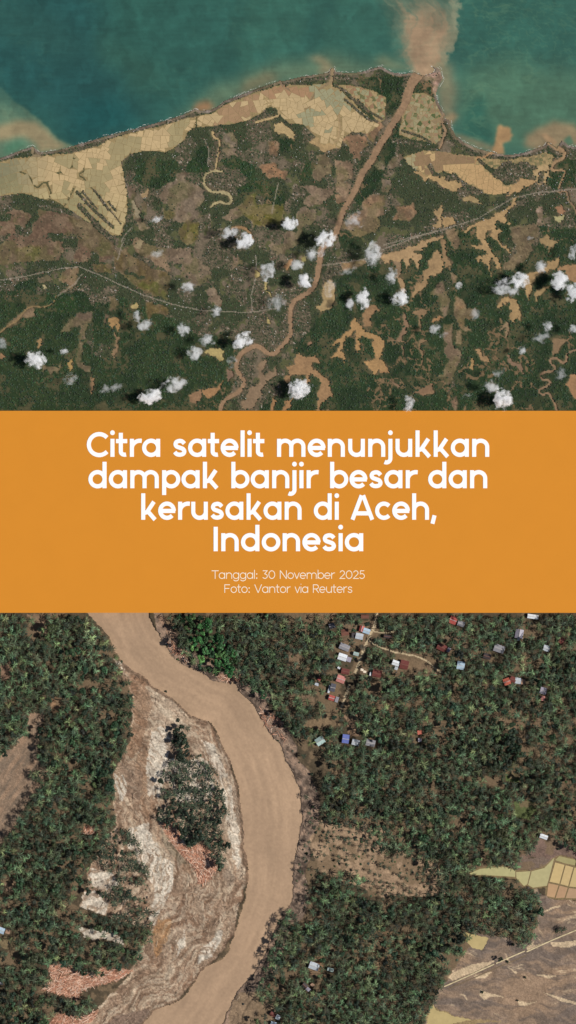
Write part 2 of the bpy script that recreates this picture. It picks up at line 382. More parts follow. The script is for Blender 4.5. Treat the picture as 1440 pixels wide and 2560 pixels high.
# wooded beach ridges crossing the western ponds
RIDGES = [(ca([(800, 740), (930, 880), (1040, 1000), (1160, 1100)]), 6.5), (ca([(770, 600), (870, 710), (990, 830), (1130, 950)]), 3.6), (ca([(830, 600), (900, 690), (970, 770)]), 2.6),
          (ca([(940, 580), (1010, 670), (1080, 770)]), 3.2), (ca([(1090, 770), (1140, 830), (1210, 920)]), 1.8), (ca([(1085, 700), (1160, 790)]), 2.6), (ca([(415, 745), (540, 770), (640, 790), (720, 810)]), 4.5), (ca([(1010, 820), (1060, 880), (1110, 930)]), 2.2),
          (cc_([(880, 240), (1000, 300), (1120, 420), (1250, 520), (1420, 620)]), 3.0), (cc_([(1000, 400), (1100, 480), (1180, 560), (1300, 640)]), 3.2), (cc_([(1140, 400), (1260, 520), (1380, 590)]), 2.0),
          (cd([(210, 750), (330, 790), (420, 820), (520, 880)]), 3.5), (cd([(110, 860), (250, 880), (400, 920)]), 6.5), (cd([(520, 1150), (560, 1230), (620, 1260)]), 6.0), (cd([(780, 1260), (860, 1330), (960, 1390), (1080, 1440)]), 6.5),
          (cd([(700, 840), (830, 930), (1000, 1020)]), 2.5), (ce([(180, 430), (300, 480), (480, 500), (680, 470), (860, 440)]), 2.0), (ce([(1120, 380), (1230, 450), (1150, 520)]), 4.0)]
ridge = np.zeros(X.shape, dtype=bool)
for l, w in RIDGES:
    d, _ = pdist(X, Y, l); ridge |= d < w * (0.55 + 0.9 * n2)
ridge |= pip(XW, YW, ce([(370, 700), (470, 580), (560, 545), (700, 565), (830, 515), (880, 590), (930, 640), (860, 710), (740, 735), (650, 830), (540, 790), (410, 770)]))
ridge &= land
# a band of trees behind the beach
cdst, _ = pdist(X, Y, [p for p in COAST if -80 <= p[0] <= 1520])
band = land & (cdst > 6.5) & (cdst < 7 + 26 * (n1 - 0.30)) & (((X > 178) & (X < 262)) | ((X > 380) & (X < 470) & (cdst < 11)) | ((X > 715) & (X < 830)) | (X > 1108))
ridge |= band
kind[ridge] = 0; T.paint(ridge, (96, 92, 72)); T.paint(ridge & (n2 > 0.5), FOREST)
beach = land & (cdst < 5.5 + 2.5 * n2)
kind[beach] = 2; T.paint(beach, (126, 114, 104))
spit = pip(XS, YS, cd([(370, 200), (480, 130), (560, 100), (620, 80), (660, 150), (620, 210), (600, 260), (590, 370), (560, 340), (550, 200), (480, 195)])) & land
kind[spit] = 2; T.paint(spit, (166, 134, 118))

# ---- water: rivers, creeks, flooded ground
owner = np.zeros(X.shape, dtype=np.int32); waters = []
def water(name, mask, c, var=0.06):
    m = mask & land & (owner == 0)
    if m.sum() < 3: return
    owner[m] = len(waters) + 1; kind[m] = 4
    T.paint(m, c); waters.append((name, len(waters) + 1))
def river(name, pts, ws, c, wob=1.0):
    d, t = pdist(X + 3 * wob * wa, Y + 3 * wob * wb, smooth_line(pts, 4))
    water(name, d < np.interp(t, np.linspace(0, 1, len(ws)), ws) * 0.5, c)
MAIN = [(1053, 176), (1042, 192), (1027, 215), (1016, 250), (1005, 275), (985, 305), (968, 335), (950, 362), (930, 400), (908, 430), (895, 460), (880, 490), (865, 515), (852, 545), (843, 575), (838, 590), (822, 606), (805, 622), (800, 650), (795, 680), (788, 708), (776, 727), (760, 738), (740, 750), (728, 770), (726, 800), (728, 825), (722, 845), (705, 865), (685, 885), (665, 880), (650, 868), (635, 866), (610, 879), (595, 897), (592, 920), (600, 938), (611, 955), (604, 970), (590, 985), (570, 995), (555, 1010), (547, 1045)]
river('river', MAIN, [27, 19, 16, 15, 14, 15, 12, 11, 10, 12, 10, 10, 10], (146, 118, 91))
river('creek', cr(320, 330, 4.5, [(1080, 440), (980, 440), (900, 460), (855, 520), (870, 600), (940, 670), (1060, 680), (1140, 710), (1165, 770), (1110, 810), (1040, 785), (970, 810), (940, 850)]), [4, 6, 6, 6, 8, 7, 6, 6, 5], (164, 150, 112))
river('creek', cr(320, 330, 4.5, [(960, 0), (970, 60), (1030, 100), (1010, 280), (985, 430)]), [6, 5, 4, 4], (172, 148, 108))
river('creek', cr(320, 330, 4.5, [(1160, 1085), (1220, 1070), (1320, 1090), (1380, 1150), (1410, 1200)]), [4, 7, 7, 6], (146, 116, 82))
river('creek', ca([(330, 140), (335, 230), (400, 245), (415, 290), (390, 390)]), [7, 6, 3, 2], (140, 124, 96))
river('creek', ca([(200, 400), (290, 440), (340, 530), (380, 555), (430, 510), (470, 520), (510, 630), (470, 660), (600, 720), (640, 740), (690, 660), (740, 560)]), [3.6, 4, 4.2, 4, 4, 3.4], (84, 82, 56))
river('creek', ca([(470, 520), (520, 440), (640, 390), (740, 330), (745, 270), (690, 262)]), [4.4, 4, 4, 4], (78, 80, 54))
river('creek', ca([(745, 320), (800, 330), (840, 380), (790, 430), (850, 480), (930, 580)]), [4, 4, 3.4, 3], (90, 86, 60))
river('creek', cc_([(850, 0), (855, 150), (830, 210), (690, 300), (610, 420), (600, 480), (530, 520)]), [8, 8, 6, 5, 4, 3], (142, 122, 92))
river('creek', cc_([(250, 170), (300, 240), (380, 290)]), [4, 6, 3], (136, 114, 92))
river('creek', cc_([(850, 220), (870, 320), (920, 480), (940, 700), (920, 840), (860, 900)]), [4, 3, 3, 7, 8, 4], (166, 142, 104))
river('creek', cc_([(100, 330), (130, 430), (230, 480), (260, 560), (210, 600), (60, 640), (0, 660)]), [3, 4, 5, 5, 6, 5], (178, 154, 112))
river('creek', ce([(1090, 280), (1200, 360), (1290, 420), (1270, 490), (1190, 530), (1140, 590), (1130, 640), (1200, 650), (1280, 640), (1300, 700), (1250, 790), (1220, 880)]), [14, 11, 8, 7, 6, 5, 4], (152, 124, 92))
river('creek', ce([(1215, 930), (1320, 930), (1350, 1040), (1410, 1110), (1440, 1200)]), [4, 4, 4], (136, 112, 86))
river('creek', ce([(420, 410), (330, 430), (250, 480), (170, 480), (140, 560)]), [7, 5, 4, 3], (166, 130, 92))
river('creek', cd([(690, 550), (650, 640), (690, 760), (660, 860), (630, 950)]), [9, 7, 6, 6], (148, 122, 94))
river('creek', c6([(1460, 1085), (1380, 1120), (1370, 1170), (1340, 1190), (1300, 1160), (1250, 1165), (1250, 1195), (1280, 1220), (1270, 1250), (1200, 1265), (1175, 1290), (1190, 1320), (1230, 1320), (1245, 1350), (1200, 1375), (1170, 1390), (1170, 1420), (1200, 1430), (1230, 1420), (1260, 1460), (1290, 1520), (1300, 1580)]), [5.5, 5.5, 5.5], (138, 112, 86))
river('creek', c4([(-30, 1000), (40, 930), (130, 870), (200, 790), (260, 770), (320, 775), (400, 740), (420, 690)]), [4, 3.4, 3, 2.4], (138, 116, 82))
TAN, ORB, YEL = (166, 137, 100), (154, 118, 82), (168, 150, 100)
FLOOD = [(c5([(990, 600), (1040, 570), (1080, 600), (1080, 640), (1070, 710), (1030, 790), (980, 805), (930, 780), (975, 740), (985, 680)]), (164, 140, 100)),
 (c5([(480, 490), (510, 500), (525, 545), (490, 560), (475, 520)]), YEL), (c5([(545, 590), (572, 590), (565, 640), (592, 692), (575, 685), (545, 630)]), YEL), (c5([(820, 390), (860, 380), (850, 440), (825, 440)]), (138, 128, 80)),
 (c5([(690, 460), (740, 400), (770, 410), (730, 470), (700, 495)]), (158, 122, 86)), (c5([(565, 850), (592, 870), (590, 900), (568, 895)]), YEL),
 (c5([(1190, 880), (1240, 870), (1300, 940), (1380, 980), (1430, 1020), (1450, 1060), (1420, 1110), (1400, 1160), (1450, 1210), (1450, 1260), (1400, 1240), (1370, 1290), (1330, 1230), (1280, 1190), (1370, 1160), (1370, 1080), (1350, 1010), (1300, 1000), (1260, 1000), (1255, 1080), (1240, 1115), (1225, 1080), (1230, 1000), (1240, 940), (1190, 970), (1140, 1020), (1125, 1100), (1150, 1225), (1110, 1140), (1050, 1160), (1035, 1230), (1050, 1150), (1105, 1110), (1100, 1050), (1060, 1060), (1030, 1080), (1070, 1030), (1140, 990), (1190, 930)]), (164, 130, 88)),
 (c5([(1280, 870), (1300, 800), (1310, 760), (1370, 760), (1400, 790), (1350, 820), (1330, 880), (1360, 910), (1300, 920)]), (144, 114, 82)),
 (c5([(780, 1110), (860, 1150), (920, 1140), (955, 1190), (900, 1190), (910, 1240), (980, 1270), (1030, 1310), (1035, 1380), (1050, 1430), (980, 1470), (960, 1560), (935, 1560), (950, 1480), (935, 1440), (960, 1390), (950, 1310), (890, 1260), (890, 1350), (840, 1340), (860, 1280), (760, 1280), (740, 1300), (710, 1350), (695, 1320), (720, 1280), (700, 1220), (770, 1200)]), (152, 120, 86)),
 (c5([(490, 1210), (540, 1170), (555, 1200), (530, 1260), (550, 1300), (600, 1240), (640, 1200), (630, 1290), (560, 1330), (530, 1390), (540, 1430), (490, 1490), (440, 1530), (390, 1530), (370, 1500), (410, 1470), (440, 1380), (500, 1340), (510, 1280)]), (134, 112, 88)),
 (c5([(110, 1120), (160, 1090), (230, 1100), (210, 1140), (230, 1170), (210, 1190), (180, 1140), (140, 1130)]), YEL),
 (c5([(80, 1400), (130, 1380), (200, 1360), (230, 1330), (180, 1420), (130, 1460), (90, 1440)]), ORB), (c5([(-20, 1430), (80, 1390), (70, 1450), (40, 1500), (-20, 1470)]), (142, 112, 84)),
 (c5([(585, 1560), (600, 1480), (620, 1450), (640, 1480), (610, 1560)]), ORB), (c5([(680, 1560), (690, 1490), (740, 1470), (765, 1440), (745, 1520), (700, 1560)]), ORB), (c5([(870, 1050), (890, 1020), (905, 1075), (865, 1075)]), (138, 108, 84)),
 (c5([(250, 1260), (290, 1250), (320, 1290), (280, 1340), (260, 1310)]), (126, 102, 84)),
 (c6([(-10, 370), (120, 350), (300, 280), (450, 225), (460, 250), (380, 280), (310, 310), (290, 340), (200, 370), (270, 380), (275, 440), (260, 490), (240, 460), (220, 400), (190, 400), (200, 470), (175, 480), (160, 440), (140, 400), (130, 440), (60, 430), (-10, 455)]), TAN),
 (c6([(590, 190), (690, 150), (830, 90), (880, 50), (960, -10), (1010, -60), (980, 0), (900, 90), (940, 140), (870, 120), (840, 130), (830, 170), (870, 190), (900, 220), (850, 230), (860, 270), (920, 310), (940, 380), (920, 360), (880, 300), (810, 250), (800, 190), (770, 210), (760, 260), (790, 310), (800, 360), (850, 400), (860, 450), (880, 510), (850, 470), (830, 420), (800, 390), (800, 450), (812, 560), (795, 500), (780, 460), (750, 450), (720, 430), (700, 450), (695, 410), (760, 390), (770, 360), (740, 340), (680, 330), (665, 310), (740, 300), (720, 260), (700, 220), (690, 170), (600, 215)]), (165, 136, 96)),
 (c6([(370, 360), (410, 355), (430, 390), (440, 470), (430, 520), (370, 550), (340, 550), (310, 620), (270, 650), (240, 690), (215, 690), (240, 600), (290, 580), (300, 500), (330, 470), (340, 410), (370, 400)]), (156, 128, 92)),
 (c6([(90, 540), (150, 580), (165, 640), (140, 670), (120, 600)]), (158, 130, 96)), (c6([(60, 380), (130, 370), (140, 500), (110, 560), (90, 480)]), (136, 114, 88)),
 (c6([(430, 270), (460, 280), (480, 400), (500, 470), (460, 470), (440, 420), (440, 330)]), (142, 116, 84)),
 (c6([(890, 710), (940, 690), (990, 720), (1020, 790), (1035, 885), (1010, 870), (990, 830), (980, 890), (940, 870), (960, 800), (930, 770), (960, 750), (940, 720), (890, 750), (870, 790), (860, 770)]), (160, 132, 92)),
 (c6([(1060, 540), (1120, 520), (1190, 480), (1220, 480), (1210, 410), (1240, 440), (1310, 410), (1320, 460), (1250, 500), (1230, 520), (1200, 500), (1150, 530), (1110, 600), (1100, 660), (1080, 730), (1060, 660), (1050, 600)]), (160, 132, 92)),
 (c6([(1280, 500), (1330, 470), (1460, 440), (1460, 600), (1390, 580), (1350, 500)]), (148, 116, 82)), (c6([(1130, 680), (1160, 640), (1220, 610), (1240, 610), (1200, 650), (1150, 690), (1140, 730)]), (150, 126, 88)),
 (c6([(240, 820), (310, 770), (340, 790), (290, 830), (280, 900), (275, 960), (260, 900), (250, 840), (215, 850)]), (140, 114, 84)), (c6([(130, 820), (170, 850), (180, 920), (150, 980), (130, 1030), (160, 1050), (120, 1030), (60, 1040), (110, 1010), (150, 930)]), (132, 106, 82)),
 (c6([(270, 1010), (330, 1030), (275, 1040), (280, 1100), (290, 1170), (265, 1250), (275, 1160), (260, 1060)]), (132, 108, 80)), (c6([(130, 1060), (150, 1080), (140, 1120), (155, 1200), (130, 1140)]), (128, 104, 80)),
 (c6([(680, 1100), (720, 1090), (740, 1130), (780, 1140), (800, 1190), (740, 1170), (720, 1150)]), (158, 128, 92)), (c6([(660, 1150), (675, 1190), (660, 1245), (632, 1240), (642, 1200)]), (164, 132, 88)),
 (c6([(1270, 1010), (1400, 1010), (1340, 1060), (1320, 1120), (1260, 1150), (1270, 1080)]), (132, 108, 80)), (c6([(1400, 1290), (1460, 1280), (1460, 1480), (1410, 1440), (1360, 1350)]), (152, 116, 82)),
 (c6([(200, 1450), (260, 1400), (370, 1350), (380, 1420), (300, 1440), (250, 1430)]), (134, 106, 80)), (c6([(1270, 90), (1310, 95), (1340, 80), (1340, 100), (1310, 135), (1290, 120)]), (164, 156, 112)), (c6([(1290, 20), (1330, 8), (1355, 50), (1335, 80), (1315, 60)]), (154, 116, 86)),
 (c6([(1165, 270), (1200, 250), (1220, 240), (1300, 300), (1260, 310), (1250, 360), (1220, 310), (1190, 300), (1180, 330)]), (152, 128, 90)), (c6([(-20, 1190), (20, 1230), (50, 1270), (-20, 1270)]), ORB), (c6([(0, 1300), (60, 1330), (140, 1390), (90, 1370)]), (128, 104, 82)),
 (c6([(1000, 1200), (1030, 1180), (1045, 1290), (1000, 1230), (940, 1200), (930, 1140)]), (130, 106, 84)), (c6([(860, 960), (900, 900), (940, 900), (930, 990), (905, 1000), (920, 920), (880, 950)]), (138, 116, 88)),
 (c6([(370, 870), (420, 830), (440, 860), (380, 890)]), ORB), (c6([(380, 60), (430, 0), (420, 180), (360, 170), (400, 130)]), (160, 134, 96)), (c6([(430, 100), (530, 110), (540, 150), (440, 180)]), (162, 134, 94)),
 (c4([(830, 850), (880, 860), (900, 900), (890, 960), (870, 900), (850, 940), (828, 900)]), (158, 126, 84)), (c4([(860, 970), (885, 1000), (880, 1100), (855, 1160), (840, 1130), (860, 1060)]), (136, 112, 84)),
 (c4([(690, 1300), (715, 1310), (700, 1390), (685, 1430), (680, 1350)]), (140, 112, 82)), (c4([(275, 1010), (310, 1005), (305, 1060), (290, 1095), (270, 1050)]), (148, 120, 84)), (c4([(985, 770), (1005, 745), (1040, 745), (1062, 790), (1020, 795)]), (176, 156, 106)),
 (c4([(505, 1180), (540, 1165), (545, 1240), (520, 1255)]), (160, 132, 84)), (c4([(310, 620), (340, 615), (355, 645), (335, 655)]), (172, 160, 122)), (c4([(0, 1120), (40, 1150), (10, 1165), (-20, 1140)]), (150, 116, 84)),
 (cb([(180, 690), (230, 635), (240, 690), (200, 730), (140, 725)]), (156, 132, 98)), (cb([(60, 790), (90, 780), (130, 950), (90, 960), (60, 870)]), (142, 130, 104)), (cb([(60, 1290), (130, 1200), (190, 1220), (160, 1330)]), (144, 128, 98)),
 (ce([(540, 960), (660, 810), (740, 745), (860, 755), (940, 790), (920, 820), (760, 850), (720, 910), (560, 960)]), (170, 139, 98)), (ce([(890, 660), (960, 620), (1060, 570), (1080, 620), (1000, 660), (950, 690), (960, 760), (1000, 830), (960, 810), (920, 740), (890, 700)]), (172, 146, 106)),
 (ce([(1030, 660), (1080, 630), (1070, 720), (1120, 735), (1050, 760), (1050, 830), (1020, 810)]), (170, 144, 104)), (ce([(-10, 990), (120, 985), (180, 1020), (250, 1080), (130, 1060), (-10, 1060)]), (160, 138, 98)),
 (cc_([(180, 680), (280, 660), (380, 740), (440, 800), (420, 840), (380, 820), (340, 800), (260, 780), (190, 720)]), (174, 150, 108)), (cc_([(600, 850), (700, 850), (760, 900), (860, 900), (940, 960), (820, 980), (740, 980), (690, 930)]), (166, 140, 100)),
 (cd([(480, 1210), (560, 1260), (640, 1280), (760, 1310), (860, 1350), (810, 1430), (700, 1400), (600, 1340), (530, 1300)]), (168, 140, 98)), (cd([(300, 1200), (420, 1220), (500, 1260), (480, 1300), (400, 1260)]), (166, 138, 98))]
for p, c in FLOOD: water('flood_water', pip(XW, YW, p), c)

# ---- texture of the land surface: soil, crops, leaf litter between the crowns
vil = kind == 0; frs = (kind == 1) & (owner == 0); fld = kind == 2; wat = kind == 4
bl = fbm(X, Y, 46, 70, 4); bl2 = fbm(X, Y, 34, 77, 4)
grove = vil & (bl > 0.505) & ~ridge; openf = vil & (bl2 > 0.625) & ~ridge & (bl < 0.56)
T.paint(vil, (92, 84, 68)); T.paint(vil & (n3 > 0.6), (62, 70, 48), 0.8); T.paint(vil & (n4 > 0.76), (128, 112, 94), 0.8); T.paint(vil & (n4 > 0.93), (170, 160, 150), 0.8); T.paint(vil & (n4 < 0.05), (140, 98, 84), 0.8)
T.paint(grove, (54, 64, 42), 0.75); T.paint(blur(openf, 1) * vil, (114, 101, 84), 0.9); T.paint(openf & (bl > 0.47), (82, 86, 54), 0.8)
T.paint(frs, (44, 58, 36), 0.6); T.paint(frs & (n2 > 0.55), (58, 68, 42), 0.6); T.paint(frs & (bl2 > 0.56) & (n2 > 0.4), (96, 84, 62), 0.6); T.paint(frs & (n3 > 0.86), (108, 90, 68), 0.6); T.paint(frs & (n1 < 0.42), (34, 50, 32), 0.5)
stre = fbm(X * 0.4 + Y * 0.9, Y * 0.3 - X, 9, 40, 3)
T.col *= np.where(fld[..., None], 1 + 0.34 * (stre[..., None] - 0.5) + 0.2 * (n3[..., None] - 0.5), 1.0)
val = np.abs(fbm(X + 20 * wa, Y + 20 * wb, 52, 83, 4) - 0.5); vmask = sstep(0.46, 0.56, fbm(X, Y, 150, 88, 3)) * sstep(500, 1000, X + 0.35 * (Y - 600))
vly = frs & (val < 0.007 + 0.012 * vmask) & (vmask > 0.15)
T.paint(vly, (128, 103, 77), 0.85); kind[vly] = 2
T.paint(fld * sstep(0.46, 0.62, fbm(X, Y, 38, 95, 4)), (94, 92, 58), 0.55); T.paint(fld * sstep(0.5, 0.64, fbm(X, Y, 20, 99, 4)), (142, 122, 98), 0.45); T.paint(fld * sstep(0.5, 0.40, fbm(X, Y, 24, 103, 4)), (92, 78, 62), 0.5)
T.paint(fld & (n4 > 0.88), (150, 130, 100), 0.35)
T.col *= (1 + 0.18 * (n4 - 0.5) + 0.14 * (n2 - 0.5))[..., None]
mud = blur(wat, 2) * (land & ~wat & (kind != 3)); T.paint(np.clip(mud * 1.6, 0, 1) * (0.4 + 1.2 * n2), (116, 98, 76), 0.75)
T.col *= np.where(wat[..., None], 1 + 0.14 * (fbm(X, Y, 14, 50)[..., None] - 0.5), 1.0)
# roads
ROADS = [[(0, 700), (60, 692), (150, 672), (200, 668), (250, 688), (300, 712), (360, 738), (430, 760), (500, 776), (620, 782), (700, 770)],
         c6([(-20, 345), (200, 262), (450, 190), (700, 110), (960, -40), (1150, -85), (1440, -110)]),
         c6([(0, 310), (130, 270), (400, 200)]), [(303, 605), (310, 590), (330, 570)], c4([(430, 690), (560, 600), (620, 520)]), c4([(880, 420), (910, 320), (940, 260)]),
         [(800, 665), (870, 655), (960, 640)], [(630, 780), (628, 740), (640, 690), (640, 640)], cf([(180, 690), (220, 500), (250, 350)]), cb([(860, 80), (910, 180), (900, 380)])]
rd = np.zeros(X.shape, dtype=bool)
for l in ROADS:
    d, _ = pdist(X + 3 * wa, Y + 3 * wb, l); rd |= d < 1.3
rd &= land & ~wat
T.paint(rd, (150, 138, 122), 0.8)
# ---- heights
T.z = 0.35 + 0.5 * n2 + 0.9 * (n1 - 0.4).clip(0)
T.z[kind == 3] = 0.12
T.z[fld] = 0.3 + 0.2 * n2[fld]
T.z[wat] = -0.5
T.z[sea] = -1.2
o = T.sheet('coastal_plain', np.ones(X.shape, dtype=bool), T.z, M_LAND); tag(o, kind='structure')
for name, i in waters:
    m = owner == i
    if m.any():
        o = T.sheet(name, m, 0.05 + 0.0005 * i, M_WATER); tag(o, kind='structure')

# ---- the sea with its silt plumes
SW = (fbm(X, Y, 60, 17, 5) - 0.5 + 0.45 * (fbm(X, Y, 17, 130, 4) - 0.5), fbm(X, Y, 60, 22, 5) - 0.5 + 0.45 * (fbm(X, Y, 17, 135, 4) - 0.5))
def soft(poly, r, warp=1.0):
    dx, dy = SW
    return blur(pip(X + warp * 60 * dx, Y + warp * 60 * dy, poly), r / T.step)
sc = np.zeros(T.col.shape); sc[:] = (52, 97, 84)
def sp(m, c, a=1.0):
    global sc
    w = (np.clip(m, 0, 1) * a)[..., None]; sc = sc * (1 - w) + np.array(c, dtype=float) * w
sp(sstep(0.4, 0.62, fbm(X, Y, 170, 33, 4)), (42, 86, 78), 0.6)
sp(soft([(-80, -80), (230, -80), (250, 100), (330, 230), (420, 300), (300, 330), (180, 365), (120, 300), (-80, 200)], 40), (35, 79, 78), 0.8)
sp(soft([(190, 260), (330, 250), (360, 320), (200, 350), (150, 330)], 24), (27, 82, 81), 0.75)
sp(soft([(-80, -60), (150, 40), (220, 120), (160, 160), (-80, 60)], 30), (46, 84, 76), 0.5)
sp(soft([(240, 60), (300, 100), (400, 180), (460, 240), (330, 220), (230, 120)], 18, 1.2), (52, 90, 76), 0.5)
sp(soft([(1150, -80), (1520, -80), (1520, 150), (1300, 160), (1170, 160)], 22), (46, 92, 80), 0.7)
sp(soft([(1150, 170), (1280, 150), (1520, 190), (1520, 370), (1280, 390), (1150, 330)], 30), (78, 112, 88), 0.8)
sp(soft([(1178, 260), (1205, 240), (1232, 330), (1225, 372), (1150, 345)], 10, 0.5), (42, 90, 76), 0.85)
sp(soft([(420, 300), (520, 230), (640, 180), (740, 150), (835, 140), (960, 150), (960, 190), (830, 190), (640, 235), (540, 290), (440, 310)], 18, 0.8), (98, 116, 90), 0.85)
sp(soft([(475, 285), (490, 258), (520, 250), (540, 265), (515, 280)], 7, 0.3), (158, 112, 78), 0.8)
sp(soft([(600, 240), (615, 200), (680, 180), (705, 205), (640, 225)], 9, 0.4), (128, 118, 88), 0.7)
sp(soft([(765, 140), (800, 140), (825, 155), (840, 172), (830, 192), (790, 186), (810, 165)], 7, 0.3), (136, 126, 96), 0.85)
sp(soft([(930, 140), (960, 130), (1000, 150), (1030, 180), (950, 165)], 9, 0.4), (120, 122, 92), 0.7)
# west plume
sp(soft([(-80, 190), (0, 222), (35, 250), (85, 288), (125, 330), (155, 352), (190, 366), (90, 380), (-80, 420)], 3, 0.3) * (0.35 + 0.65 * sstep(215, 320, Y)) * (0.5 + fbm(X - Y * .4, Y * .5 + X * .3, 22, 145, 5)), (98, 122, 98), 0.95)
sp(soft([(-80, 330), (40, 300), (90, 305), (130, 340), (175, 366), (100, 385), (92, 360), (60, 345), (0, 352), (-80, 370)], 8, 0.3), (156, 136, 102), 0.85)
sp(soft([(10, 362), (45, 352), (72, 362), (40, 378), (5, 390)], 7, 0.2), (72, 118, 92), 0.8)
# the great plume off the main mouth
QX = X + 46 * SW[0] + 30 * (fbm(X + 80 * SW[0], Y * 0.45 + 80 * SW[1], 26, 90, 5) - 0.5); QY = Y + 46 * SW[1]
tq = np.clip((188 - QY) / 265, 0, 1); dq = QX - 1052 - 6 * np.sin(tq * 5)
wl = np.interp(tq, [0, .12, .35, .7, 1], [24, 40, 68, 84, 100]); wr = np.interp(tq, [0, .12, .35, .6, 1], [44, 54, 78, 92, 106])
edge = sstep(-1.5, -0.55, dq / wl) * sstep(1.10, 0.86, dq / wr) * (QY < 200)
SM = fbm(dq * 1.0 + 0.25 * wl * np.sin(tq * 9), QY * 0.2, 12, 140, 5)
sp(edge * (0.35 + 0.65 * (1 - tq)) * (0.55 + 0.9 * SM), (128, 128, 102), 0.95)
core = sstep(-1.15, -0.35, dq / wl) * sstep(1.0, 0.5, dq / wr) * sstep(0.78, 0.35, tq + 0.35 * (0.5 - SM)) * (QY < 200)
sp(core, (164, 135, 106), 0.92)
sp(sstep(0.74, 0.9, dq / wr) * sstep(1.06, 0.96, dq / wr) * sstep(0.1, 0.3, tq) * (QY < 200), (150, 142, 114), 0.55)
sp(soft([(1080, 150), (1130, 150), (1150, 220), (1135, 300), (1112, 330), (1100, 300), (1095, 240)], 12, 0.5), (132, 120, 92), 0.8)
sp(soft([(1100, 300), (1130, 280), (1150, 290), (1125, 312)], 5, 0.2), (150, 126, 94), 0.8)
sp(soft([(1120, 330), (1180, 345), (1240, 370), (1235, 385), (1170, 366)], 6, 0.2), (140, 122, 92), 0.7)
sp(soft([(1228, 386), (1238, 350), (1246, 312), (1268, 312), (1284, 340), (1266, 362), (1264, 388)], 4, 0.5), (166, 130, 90), 0.95)
sp(soft([(1310, 372), (1318, 332), (1355, 308), (1405, 312), (1450, 330), (1450, 370), (1390, 385), (1330, 380)], 7, 0.8), (142, 120, 90), 0.9)
sp(soft([(1352, 336), (1366, 334), (1392, 356), (1402, 372), (1382, 372)], 4, 0.1), (162, 132, 98), 0.9)
sp(soft([(1408, 352), (1425, 340), (1434, 360), (1418, 364)], 4, 0.1), (74, 110, 86), 0.9)
sw_ = fbm(X + 70 * SW[0] + 26 * (fbm(X, Y, 24, 108, 3) - .5), (Y + 70 * SW[1]) * 0.8, 30, 111, 5)
sc *= (1 + 0.30 * (sw_ - 0.5))[..., None]
# fine filaments of silt and wind streaks
wx = X + 46 * (fbm(X, Y, 70, 22, 4) - 0.5); wy = Y + 46 * (fbm(X, Y, 70, 27, 4) - 0.5)
rid = 1 - np.abs(2 * fbm(wx * 0.35, wy, 26, 44, 4) - 1)
fil = sstep(0.88, 0.995, rid) * sstep(0.42, 0.6, fbm(X, Y, 120, 12, 3)) * (0.22 + 0.78 * sstep(1120, 1200, X))
sp(fil, (92, 126, 98), 0.36)
rid = 1 - np.abs(2 * fbm(wx * 0.6 - wy * 0.4, wy * 0.8, 13, 51, 3) - 1)
sp(sstep(0.88, 1.0, rid) * sstep(1140, 1220, X) * sstep(230, 120, Y), (84, 120, 94), 0.3)
stk = fbm(X * 0.12, Y, 5, 55, 3)
sc *= (1 + 0.10 * (stk - 0.5) + 0.14 * (fbm(wx, wy, 40, 60, 5) - 0.5))[..., None]
o = T.sheet('sea', sea | (cdst < 6), -0.25, M_SEA, cols=sc); tag(o, kind='structure')
V = [(-6000, 1280 * S + 20, -0.6), (6000, 1280 * S + 20, -0.6), (6000, 6000, -0.6), (-6000, 6000, -0.6)]
tag(obj('sea', mesh_np('open_sea', V, [[0, 1, 2, 3]]), mat_plain('open_sea_water', (44, 86, 76), 0.4, nscale=0.004)), kind='structure')
# broken lines of surf
sv, sf = [], []
cl = smooth_line(COAST, 5)
acc = 0
for a, b in zip(cl[:-1], cl[1:]):
    d = b - a; L = np.hypot(*d)
    if L < 0.5: continue
    nrm = np.array([d[1], -d[0]]) / L
    for row in range(3):
        k = max(1, int(L / 4))
        for q in range(k):
            x, y = a + d * (q + random.random()) / k
            if vnoise(np.array([x]), np.array([y]), 9, 35 + row)[0] < 0.60: continue
            off = -0.4 + row * 1.6 + random.random(); l = random.uniform(1.2, 3.4); w = random.uniform(0.2, 0.5)
            p = np.array([x, y]) + nrm * off; t = d / L
            quad = [p - t * l - nrm * w * .5, p - t * .2 - nrm * w, p + t * l, p + t * .1 + nrm * w]
            i0 = len(sv); zz = -0.2 + 0.006 * (len(sf) % 9)
            sv += [(WX(v[0]), WY(v[1]), zz) for v in quad]; sf.append([i0, i0 + 1, i0 + 2, i0 + 3])
tag(obj('surf', mesh_np('surf', sv, sf), M_FOAM), 'white surf breaking along the beach', 'surf', kind='stuff')

# ---- fish ponds: each one a shallow basin of its own
def parcels(poly, area_lo, area_hi, jit):
    """split a convex block again and again along its longer side"""
    out = []; todo = [[np.array(p, dtype=float) for p in poly]]
    while todo:
        q = todo.pop()
        P = np.array(q); c = P.mean(0)
        A = 0.5 * abs(np.dot(P[:, 0], np.roll(P[:, 1], 1)) - np.dot(P[:, 1], np.roll(P[:, 0], 1)))
        if A < random.uniform(area_lo, area_hi): out.append(q); continue
        u, sv_, vt = np.linalg.svd(P - c)
        ax = vt[0]; a = random.gauss(0, jit); nn = np.array([ax[0] * math.cos(a) - ax[1] * math.sin(a), ax[0] * math.sin(a) + ax[1] * math.cos(a)])
        m = c + ax * random.uniform(-0.16, 0.16) * np.ptp((P - c) @ ax)
        L, R = [], []
        for p1, p2 in zip(q, q[1:] + q[:1]):
            d1 = (p1 - m) @ nn; d2 = (p2 - m) @ nn
            (L if d1 <= 0 else R).append(p1)
            if (d1 <= 0) != (d2 <= 0):
                x = p1 + (p2 - p1) * d1 / (d1 - d2); L.append(x); R.append(x)
        for k in (L, R):
            if len(k) >= 3: todo.append(k)
    return out
